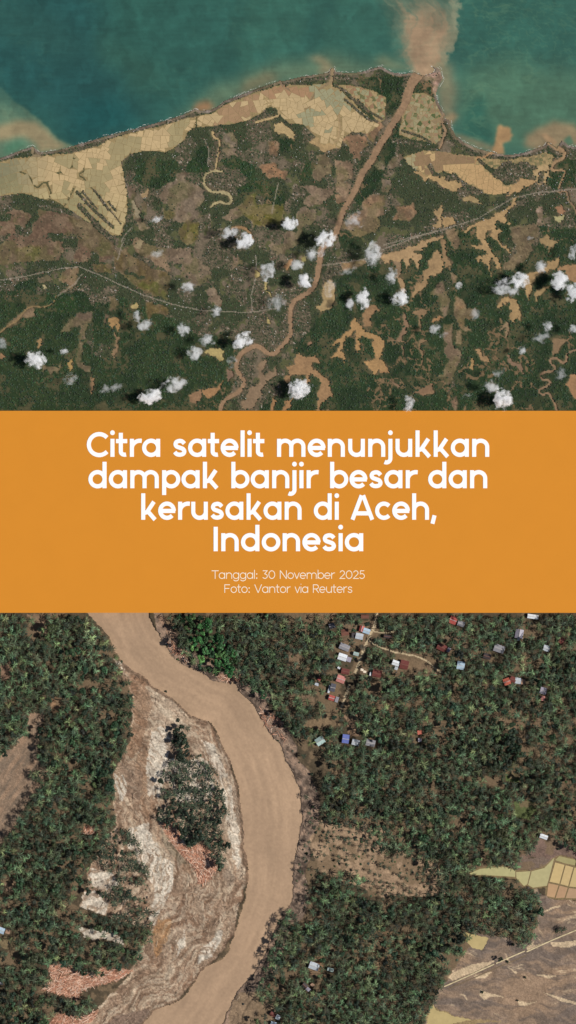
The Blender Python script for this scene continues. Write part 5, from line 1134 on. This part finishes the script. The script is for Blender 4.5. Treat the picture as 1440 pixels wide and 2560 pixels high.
def broad_mesh(seed, lumps=7, leaves=95):
    """leaf sprays spread through a lumpy crown"""
    r = random.Random(seed); V, F = [], []; cs = []
    for q in range(lumps):
        a = r.uniform(0, 6.28); d = r.uniform(.1, .62); cs.append((d * math.cos(a), d * math.sin(a), r.uniform(-.2, .35), r.uniform(.3, .48)))
    for q in range(leaves):
        c = r.choice(cs); u = r.uniform(0, 6.28); v = r.uniform(-.15, 1.0); k = math.sqrt(max(0, 1 - v * v)); rad = c[3] * r.uniform(.8, 1.1)
        n = np.array((k * math.cos(u), k * math.sin(u), v)); p = np.array(c[:3]) + n * rad
        t = np.cross(n, (r.uniform(-1, 1), r.uniform(-1, 1), r.uniform(-.3, .3))); t /= np.linalg.norm(t) + 1e-9; b = np.cross(n, t); s_ = r.uniform(.08, .15)
        i0 = len(V); V += [p - t * s_ - n * .05, p - b * s_ * .8, p + t * s_ - n * .05, p + b * s_ * .8]; F += [[i0, i0 + 1, i0 + 2], [i0, i0 + 2, i0 + 3]]
    for c in cs:      # inner mass of twigs
        i0 = len(V)
        for q in range(6):
            a = q * 1.0472; V.append((c[0] + c[3] * .8 * math.cos(a), c[1] + c[3] * .8 * math.sin(a), c[2]))
        V.append((c[0], c[1], c[2] + c[3] * .75))
        F += [[i0 + q, i0 + (q + 1) % 6, i0 + 6] for q in range(6)]
    return np.array(V), np.array(F), np.concatenate([np.repeat([r.choice((.6, .8, 1.0, 1.2, 1.6)) for _ in range(leaves)], 4), np.full(7 * lumps, .6)])
PALMS = [palm_mesh(k, 12 + k % 3) for k in range(6)]; BROADS = [broad_mesh(k + 20) for k in range(5)]
dens = np.zeros(X.shape); typ = np.zeros(X.shape)      # chance of a broadleaf crown
def dn(poly, d, br=0.2, ragged=True):
    m = pip(XW, YW, poly) if ragged else pip(XS, YS, poly); dens[m] = d; typ[m] = br; return m
FL = [(-50, 1525), (205, 1525), (240, 1560), (262, 1590), (280, 1600), (295, 1640), (310, 1655), (300, 1690), (325, 1700), (335, 1760), (330, 1790), (325, 1830), (310, 1880), (290, 1915), (280, 1930), (285, 1980), (290, 2030), (280, 2060), (270, 2100), (260, 2130), (230, 2160), (205, 2190), (190, 2220), (180, 2260), (215, 2280), (270, 2320), (310, 2330), (330, 2320), (370, 2310), (375, 2340), (355, 2390), (320, 2415), (270, 2430), (235, 2435), (190, 2415), (165, 2405), (125, 2405), (100, 2400), (50, 2395), (-50, 2370)]
dn(FL, 1.0, 0.22); dn([(-50, 2380), (60, 2400), (120, 2420), (130, 2440), (110, 2470), (60, 2465), (-50, 2460)], 1.0, 0.2); dn([(-50, 2480), (100, 2470), (110, 2490), (170, 2490), (190, 2505), (240, 2490), (243, 2508), (200, 2540), (140, 2530), (110, 2560), (60, 2640), (-50, 2640)], 1.0, 0.35)
FR = [(415, 1525), (1490, 1525), (1490, 2140), (1440, 2125), (1400, 2108), (1375, 2088), (1345, 2085), (1335, 2120), (1300, 2140), (1290, 2165), (1240, 2163), (1190, 2168), (1165, 2182), (1190, 2192), (1240, 2192), (1290, 2195), (1330, 2215), (1350, 2260), (1345, 2300), (1335, 2350), (1300, 2365), (1260, 2345), (1230, 2328), (1190, 2322), (1175, 2340), (1160, 2390), (1110, 2450), (1100, 2480), (1075, 2510), (1050, 2560), (1035, 2640), (600, 2640), (640, 2540), (690, 2520), (650, 2490), (640, 2470), (665, 2440), (652, 2420), (680, 2360), (700, 2300), (725, 2275), (760, 2265), (790, 2235), (790, 2190), (840, 2175), (920, 2190), (960, 2230), (1040, 2240), (1095, 2225), (1090, 2180), (1040, 2140), (1000, 2120), (960, 2140), (935, 2100), (920, 2070), (860, 2080), (830, 2060), (800, 2020), (815, 1990), (805, 1960), (815, 1920), (810, 1880), (790, 1862), (750, 1850), (735, 1835), (700, 1790), (680, 1760), (640, 1730), (620, 1710), (600, 1690), (560, 1678), (520, 1680), (480, 1655), (460, 1630), (445, 1590), (430, 1560)]
dn(FR, 0.96, 0.16)
dn([(-50, 1900), (0, 1890), (66, 1830), (76, 1780), (112, 1780), (112, 1800), (100, 1850), (96, 1890), (122, 1930), (105, 1965), (72, 2010), (38, 2064), (0, 2120), (-50, 2150)], 0.0)
dn([(72, 1925), (125, 1930), (118, 1955), (75, 1945)], 0.9, 0.2)
for p, d, b_ in [([(780, 1525), (850, 1525), (840, 1565), (785, 1570)], 0.45, 0.1), ([(825, 1545), (945, 1535), (940, 1600), (925, 1660), (900, 1700), (870, 1780), (815, 1770), (820, 1700), (835, 1640)], 0.48, 0.3), ([(720, 1625), (750, 1625), (755, 1690), (725, 1690)], 0.45, 0.2), ([(750, 1730), (790, 1735), (785, 1765), (755, 1765)], 0.2, 0.3), ([(755, 1800), (800, 1788), (855, 1775), (848, 1812), (800, 1828), (760, 1818)], 0.03, 0.2), ([(916, 1704), (954, 1698), (954, 1734), (920, 1734)], 0.03, 0.3),
                ([(985, 1645), (1090, 1645), (1105, 1690), (1020, 1700)], 0.42, 0.2), ([(1100, 1580), (1180, 1565), (1180, 1625), (1100, 1640)], 0.62, 0.3), ([(1230, 1775), (1360, 1768), (1350, 1825), (1230, 1832)], 0.6, 0.1), ([(1390, 1785), (1490, 1785), (1490, 1870), (1400, 1865)], 0.55, 0.1),
                ([(1283, 1998), (1337, 2001), (1344, 2030), (1320, 2052), (1288, 2047)], 0.0, 0), ([(1263, 1928), (1299, 1928), (1299, 1957), (1263, 1957)], 0.05, 0), ([(860, 2320), (1010, 2320), (1010, 2440), (880, 2440)], 0.72, 0.1), ([(720, 2270), (800, 2240), (840, 2260), (800, 2300), (740, 2310)], 0.35, 0.2), ([(990, 2400), (1050, 2400), (1040, 2460), (980, 2450)], 0.6, 0.1),
                ([(860, 1785), (910, 1785), (910, 1845), (860, 1840)], 0.15, 0.2), ([(0, 1655), (25, 1648), (37, 1692), (0, 1708)], 0.0, 0), ([(128, 1742), (154, 1742), (152, 1782), (130, 1780)], 0.0, 0), ([(70, 1530), (135, 1530), (115, 1592), (75, 1582)], 0.3, 0.1), ([(8, 2203), (42, 2203), (42, 2232), (10, 2234)], 0.0, 0), ([(208, 2060), (240, 2064), (238, 2088), (210, 2088)], 0.0, 0), ([(-50, 2310), (30, 2310), (55, 2385), (-50, 2370)], 0.25, 0.1),
                ([(65, 2090), (115, 2090), (110, 2150), (60, 2150)], 0.5, 0.1), ([(1040, 1850), (1140, 1900), (1110, 1990), (1060, 1960)], 0.85, 0.1), ([(820, 1985), (860, 1985), (850, 2010), (800, 2000)], 0.2, 0.2)]:
    dn(p, d, b_)
dn([(1235, 1835), (1290, 1825), (1310, 1880), (1280, 1915), (1240, 1900)], 1.0, 0.95)
zone = np.zeros(X.shape, dtype=np.int8)
ZP = [([(408, 1918), (480, 1888), (522, 1898), (550, 1958), (562, 1988), (500, 2012), (440, 2002), (400, 1992)], 0.62, 0.05, 1, 'thin palm stand on the pale sand bar inside the bend', 'palms scattered on the sand bar'),
      ([(392, 2030), (440, 2000), (500, 2012), (562, 1988), (568, 2020), (548, 2060), (562, 2080), (572, 2110), (562, 2152), (545, 2168), (530, 2142), (528, 2110), (490, 2105), (455, 2110), (450, 2080), (400, 2050)], 1.0, 0.3, 2, 'dense dark clump on the sand bar above the broken timber', 'clump on the sand bar'),
      ([(438, 1812), (468, 1812), (472, 1872), (456, 1898), (440, 1872)], 0.9, 0.6, 3, 'small line of trees on the upper sand bar', 'tree line on the upper bar'),
      ([(772, 2030), (800, 2030), (832, 2062), (900, 2060), (935, 2090), (958, 2140), (960, 2190), (840, 2178), (790, 2230), (755, 2262), (745, 2180), (760, 2090)], 0.40, 0.1, 4, 'scattered over the bare brown clearing by the far bank', 'trees of the bare clearing'),
      ([(960, 2145), (1000, 2122), (1040, 2142), (1088, 2182), (1100, 2235), (1040, 2252), (930, 2248), (860, 2215), (960, 2195)], 0.40, 0.05, 5, 'thinly standing in the pale eastern end of the clearing', 'trees of the pale clearing end'),
      ([(270, 2062), (300, 2042), (340, 2090), (370, 2180), (398, 2250), (385, 2310), (330, 2318), (270, 2318), (215, 2282), (205, 2232), (240, 2172), (265, 2122)], 0.42, 0.06, 6, 'thinned stand between the left grove and the white sand', 'thinned stand left of the white sand')]
for p, d, b_, zi, _, _ in ZP: zone[dn(p, d, b_)] = zi
for p in ([(198, 2318), (250, 2320), (302, 2338), (312, 2370), (255, 2354), (206, 2350)], [(228, 2172), (285, 2178), (304, 2212), (262, 2232), (222, 2206)]): zone[dn(p, 0.12)] = 0
for p in ([(203, 2230), (240, 2224), (268, 2256), (262, 2288), (232, 2280), (202, 2262)], [(330, 2060), (372, 2058), (400, 2130), (375, 2150), (340, 2100)]): zone[dn(p, 0.0)] = 0
GREEN = pip(XW, YW, [(430, 1525), (500, 1525), (560, 1600), (595, 1640), (590, 1685), (540, 1685), (480, 1640), (470, 1580)]); typ[GREEN] = 0.85
dens *= np.where((zone == 0) & (gapn > 0.585), 0.42, 1.0)
dens[riv] = 0; dens[lane_w] = 0; dens[padz] = 0
tone = fbm(X, Y, 60, 80, 3)
rk = vnoise(X, Y, 13, 160) + 0.35 * vnoise(X, Y, 6, 164) + 0.6 * (gapn - .5)
rank = np.empty(rk.size); rank[np.argsort(rk.ravel())] = np.linspace(0, 1, rk.size); rank = rank.reshape(rk.shape)      # clumps and gaps
trees = []; cell = {}; CS = 14.0
def place(x, y, rmin, r, br, z, zi, mn):
    key = (int(x // CS), int(y // CS))
    for a in (-1, 0, 1):
        for b_ in (-1, 0, 1):
            for (q, w, _r) in cell.get((key[0] + a, key[1] + b_), ()):
                if (q - x) ** 2 + (w - y) ** 2 < (mn * 0.5 * (rmin + _r)) ** 2: return
    cell.setdefault(key, []).append((x, y, rmin)); trees.append((x, y, r, br, zi))
rr = random.Random(5)
cand = [(rr.uniform(-48, 1488), rr.uniform(1536, 2618)) for _ in range(90000)]
for x, y in cand:
    d = sample(dens, x, y, B)
    if d <= 0 or (d < 0.95 and sample(rank, x, y, B) > d): continue
    br = rr.random() < sample(typ, x, y, B)
    r = (rr.uniform(14, 19) if rr.random() < 0.14 else rr.uniform(8.5, 13.5)) if br else rr.uniform(8.2, 13.0)
    if sample(zone, x, y, B) in (4, 5): r *= 0.66
    if y - r * 0.8 < 1533: continue
    if any((x - hx) ** 2 + (y - hy) ** 2 < (hr - 3 + r * 0.6) ** 2 for hx, hy, hr, _ in hpos): continue
    mn = 1.0 if d > 0.5 else 1.15
    place(x, y, 9.8 if not br else 12.0, r, br, 0, int(sample(zone, x, y, B)), mn)
LONE = [(1400, 2322, 10, False, 'larger palm standing alone by the causeway on the mud flat'), (1410, 2319, 8, False, 'smaller palm tucked against the larger one by the causeway'), (1392, 2328, 7, False, 'low palm left of the pair by the causeway'),
        (1250, 2396, 8, True, 'bush beside the ditch at the middle of the causeway'), (1268, 2403, 5, True, 'little bush right of the ditch bush at the causeway'), (1205, 2479, 5, True, 'tiny bush at the head of a cream sand tongue'), (1294, 2500, 4, True, 'tiny bush at the head of the next sand tongue right'),
        (1282, 2360, 6, True, 'small dark shrub at the foot of the grove above the causeway'), (1395, 2122, 5, True, 'small bush at the drain junction above the paddies'), (1312, 2442, 5, True, 'faint shrub in the middle of the lower mud flat'), (15, 1885, 9, True, 'round tree at the left edge above the left mud flat'),
        (415, 1728, 5, True, 'dark shrub at the waterline of the upper bar'), (445, 1800, 6, True, 'dark shrub above the tree line on the upper bar'), (760, 1888, 9, False, 'single palm on the torn far bank'), (765, 1990, 9, False, 'wind thrown palm on the far bank by the root tangle'), (780, 1935, 7, True, 'low bush in the gravel of the far bank')]
for x, y, r, br, lab in LONE: trees.append((x, y, r, br, lab))
INDZ = {1, 2, 3, 4, 5, 6}
def tone_of(x, y, br, r_):
    g = float(sample(tone, x, y, B)); base = np.array((55, 70, 50) if not br else (43, 60, 42), dtype=float)
    if sample(GREEN, x, y, B): base = np.array((50, 88, 50), dtype=float)
    if r_.random() < 0.16: base = base + np.array((16, 11, 5))
    return base * (0.70 + 0.62 * g) * r_.uniform(0.66, 1.45) + np.array([r_.uniform(-4, 8), r_.uniform(-3, 4), r_.uniform(-5, 4)])
tv, tf, tcl = [], [], []; nv = 0
kv, kf = [], []
indiv = []
r_ = random.Random(9)
for t in trees:
    x, y, r, br, zi = t
    if isinstance(zi, str) or zi in INDZ: indiv.append(t); continue
    V, F, Q = (BROADS if br else PALMS)[r_.randrange(5 if br else 6)]
    g0 = float(sample(B.z, x, y, B)); ht = (r * 0.6 + 4 if br else r_.uniform(7.5, 14.5)); a = r_.uniform(0, 6.28); R = r * S
    ca_, sa_ = math.cos(a), math.sin(a)
    W = np.stack([WX(x) + R * (V[:, 0] * ca_ - V[:, 1] * sa_), WY(y) + R * (V[:, 0] * sa_ + V[:, 1] * ca_), g0 + ht + R * V[:, 2]], 1)
    tv.append(W); tf.append(F + nv); nv += len(W)
    c = lin(tone_of(x, y, br, r_).clip(10, 200)); sh = Q
    tcl.append(c[None, :] * sh[:, None])
    for q in range(3):
        an = q * 2.094; kv.append((WX(x) + .22 * math.cos(an), WY(y) + .22 * math.sin(an), g0 - .2)); kv.append((WX(x) + .14 * math.cos(an), WY(y) + .14 * math.sin(an), g0 + ht))
    k0 = len(kv) - 6; kf += [[k0, k0 + 2, k0 + 3, k0 + 1], [k0 + 2, k0 + 4, k0 + 5, k0 + 3], [k0 + 4, k0, k0 + 1, k0 + 5]]
gv = tag(obj('palm_grove', mesh_np('palm_grove', np.concatenate(tv), np.concatenate(tf), np.concatenate(tcl)), M_LEAF), 'dense dark green palm groves on both sides of the brown river', 'palm grove', kind='stuff')
tk = obj('grove_trunks', mesh_np('grove_trunks', kv, np.array(kf)), M_TRUNK, gv); tk['kind'] = 'stuff'
# single trees, each with its own trunk and crown
def crown_var(br, k, tone_k):
    V, F, Q = (BROADS if br else PALMS)[k]
    base = np.array([(50, 62, 45), (60, 72, 52), (44, 57, 42)][tone_k]); rv = np.random.default_rng(k * 7 + tone_k)
    return mesh_np('crown', V, F, lin(base)[None, :] * Q[:, None])
CV = {(br, k, t): crown_var(br, k, t) for br in (False, True) for k in range(5) for t in range(3)}
tr_me = {}
V, F = [], []
for j, (z, w) in enumerate(((0, .030), (.35, .024), (.7, .021), (1, .018))):
    for q in range(6): V.append((w * math.cos(q * 1.0472) + .012 * math.sin(z * 3), w * math.sin(q * 1.0472), z))
for j in range(3):
    for q in range(6): F.append([j * 6 + q, j * 6 + (q + 1) % 6, j * 6 + 6 + (q + 1) % 6, j * 6 + 6 + q])
TRUNK = mesh_np('trunk', V, F)
seen = {}
for x, y, r, br, zi in indiv:
    g0 = float(sample(B.z, x, y, B)); ht = (r * 0.5 + 2.2 if br else r_.uniform(5.5, 8.5)); R = r * S
    if isinstance(zi, str) and r < 8: ht = 1.2
    o = empty('tree' if br else 'palm_tree', (WX(x), WY(y), g0 - 0.1), r_.uniform(0, 6.28))
    c = obj('crown', CV[(br, r_.randrange(5), r_.randrange(3))], M_LEAF, o); c.location = (0, 0, ht); c.scale = (R, R, R)
    k = obj('trunk', TRUNK, M_TRUNK, o); k.scale = (ht, ht, ht)
    if isinstance(zi, str): tag(o, zi, 'tree' if br else 'palm')
    else:
        z_ = ZP[zi - 1]; kind_ = 'leafy tree' if br else 'palm'
        tag(o, f'{kind_} ' + ('of the ' if zi in (1, 2, 3, 6) else '') + z_[4], 'tree' if br else 'palm', kind_ + 's: ' + z_[5])
# undergrowth
N = 9000
px = rng.uniform(-48, 1488, N); py = rng.uniform(1536, 2618, N)
ii = np.clip(((px - B.x0) / B.step).round().astype(int), 0, B.nx - 1); jj = np.clip(((py - B.y0) / B.step).round().astype(int), 0, B.ny - 1)
keep = (rng.random(N) < np.where(dens[jj, ii] > 0.2, 0.65, np.where(fb[jj, ii], 0.10, 0.0))) & ~riv[jj, ii] & ~lane_w[jj, ii]
for hx, hy, hr, h2 in hpos: keep &= (px - hx) ** 2 + (py - hy) ** 2 > (h2 + 2) ** 2
cx, cy = px[keep], py[keep]; hz = B.z[jj[keep], ii[keep]]; n = len(cx); R0 = rng.uniform(1.6, 4.0, n) * S; ang = rng.uniform(0, 6.28, n)
K = 6; V = np.zeros((n, K + 1, 3))
for k in range(K):
    q = R0 * rng.uniform(.6, 1.3, n); a = ang + k * 6.2832 / K
    V[:, k] = np.stack([WX(cx) + q * np.cos(a), WY(cy) + q * np.sin(a), hz - .1 + rng.uniform(0, .5, n)], 1)
V[:, K] = np.stack([WX(cx), WY(cy), hz + R0 * rng.uniform(.5, 1.2, n)], 1)
b = np.arange(n) * (K + 1); F = np.concatenate([np.stack([b + k, b + (k + 1) % K, b + K], 1) for k in range(K)])
cc = np.array([(52, 58, 40)]) * rng.uniform(.7, 1.35, (n, 1)) + rng.uniform(-8, 10, (n, 3))
tag(obj('undergrowth', mesh_np('undergrowth', V.reshape(-1, 3), F, np.repeat(lin(cc.clip(8, 200))[:, None], K + 1, 1).reshape(-1, 3)), M_LEAF), 'low bushes and weeds under and around the palm groves', 'undergrowth', kind='stuff')

# ------------------------------------------------------------------ broken timber left by the flood
def log_geo(p, L, a, tilt, rad):
    d = np.array((math.cos(a) * math.cos(tilt), math.sin(a) * math.cos(tilt), math.sin(tilt))); u = np.cross(d, (0, 0, 1)); u /= np.linalg.norm(u) + 1e-9; v = np.cross(u, d)
    V = []
    for e, rr_ in ((-.5, 1.0), (.5, .7)):
        for q in range(5): V.append(np.array(p) + d * L * e + (u * math.cos(q * 1.2566) + v * math.sin(q * 1.2566)) * rad * rr_)
    F = [[q, (q + 1) % 5, 5 + (q + 1) % 5, 5 + q] for q in range(5)] + [[4, 3, 2, 1, 0], [5, 6, 7, 8, 9]]
    return V, F
WOODC = [(226, 172, 142), (212, 152, 122), (238, 196, 168), (196, 138, 110), (172, 122, 98), (244, 214, 190)]
JAMS = [([(402, 2054), (442, 2054), (452, 2092), (456, 2112), (530, 2114), (542, 2170), (522, 2200), (500, 2212), (482, 2162), (440, 2122)], -0.9, 900, 'driftwood jam of pale pink logs below the island clump on the bar'),
        ([(125, 2412), (160, 2406), (200, 2430), (240, 2432), (255, 2415), (270, 2428), (300, 2420), (332, 2425), (290, 2452), (240, 2462), (200, 2478), (195, 2502), (165, 2486), (108, 2472), (130, 2440)], 0.3, 1200, 'widest driftwood jam spread between the two lower left groves'),
        ([(118, 2562), (150, 2532), (200, 2546), (242, 2524), (235, 2550), (180, 2572), (130, 2580)], 0.35, 420, 'driftwood jam at the bottom edge on the left'),
        ([(212, 2064), (236, 2068), (234, 2085), (213, 2084)], 0.5, 60, 'little heap of orange timber in a gap of the left grove'),
        ([(415, 1605), (440, 1610), (478, 1650), (470, 1660), (430, 1632)], -0.8, 70, 'strip of stranded timber on the upper right bank'),
        ([(535, 1690), (600, 1684), (612, 1704), (560, 1704)], 0.1, 70, 'reddish stranded timber under the bright green trees'),
        ([(650, 1770), (700, 1790), (715, 1850), (690, 1845), (660, 1810)], -0.9, 80, 'grey stranded timber along the far bank above the bend')]
for p, ang0, cnt, lab in JAMS:
    xs = [q[0] for q in p]; ys = [q[1] for q in p]; c = (sum(xs) / len(xs), sum(ys) / len(ys)); z0 = float(sample(B.z, c[0], c[1], B))
    j = empty('driftwood_jam', (WX(c[0]), WY(c[1]), z0)); tag(j, lab, 'driftwood')
    V, F, Cs = [], [], []; made = 0; big = 0; tries = 0; pa = np.array(p, dtype=float)
    while made < cnt and tries < 20000:
        tries += 1
        x = rr.uniform(min(xs), max(xs)); y = rr.uniform(min(ys), max(ys))
        if not pip(np.array([x]), np.array([y]), p)[0]: continue
        z = float(sample(B.z, x, y, B)); L = rr.uniform(6, 20) * S; a = ang0 + rr.gauss(0, .75)
        lv, lf = log_geo((WX(x - c[0] + 720), WY(y - c[1] + 1280), z - z0 + rr.uniform(.05, .8)), L, a, rr.uniform(-.05, .05), rr.uniform(.14, .3))
        col_ = lin(np.array(rr.choice(WOODC)) * rr.uniform(.85, 1.08))
        if L > 17 * S and big < 14:
            big += 1; obj('log', mesh_np('log', lv, lf, np.tile(col_, (10, 1))), M_LOG, j)
        else:
            n0 = len(V); V += [tuple(q) for q in lv]; F += [[q + n0 for q in f_] for f_ in lf]; Cs += [col_] * 10
        made += 1
    o = obj('broken_timber', mesh_np('broken_timber', V, F, np.array(Cs)), M_LOG, j); o['kind'] = 'stuff'
# stray trunks on the bars and banks
sp_n = 0; V, F, Cs = [], [], []
m_bar = (bar | fb) & ~riv
while sp_n < 900:
    x = rr.uniform(130, 800); y = rr.uniform(1560, 2560)
    if not sample(m_bar, x, y, B): continue
    if sample(bar, x, y, B) and rr.random() < 0.35: continue
    z = float(sample(B.z, x, y, B)); k = int(np.clip((y - 1532) / 1030 * len(LBs), 1, len(LBs) - 2)); t = LBs[k + 1] - LBs[k - 1]
    a = math.atan2(-t[1], t[0]) + rr.gauss(0, .6)
    lv, lf = log_geo((WX(x), WY(y), z + .2), rr.uniform(4, 17) * S, a, rr.uniform(-.05, .05), rr.uniform(.1, .24)); n0 = len(V)
    V += [tuple(q) for q in lv]; F += [[q + n0 for q in f_] for f_ in lf]; Cs += [lin(np.array(rr.choice([(186, 158, 134), (120, 98, 82), (88, 72, 62), (210, 186, 160), (96, 80, 68)])))] * 10; sp_n += 1
tag(obj('stranded_branches', mesh_np('stranded_branches', V, F, np.array(Cs)), M_LOG), 'loose branches and roots strewn over bars and banks', 'debris', kind='stuff')
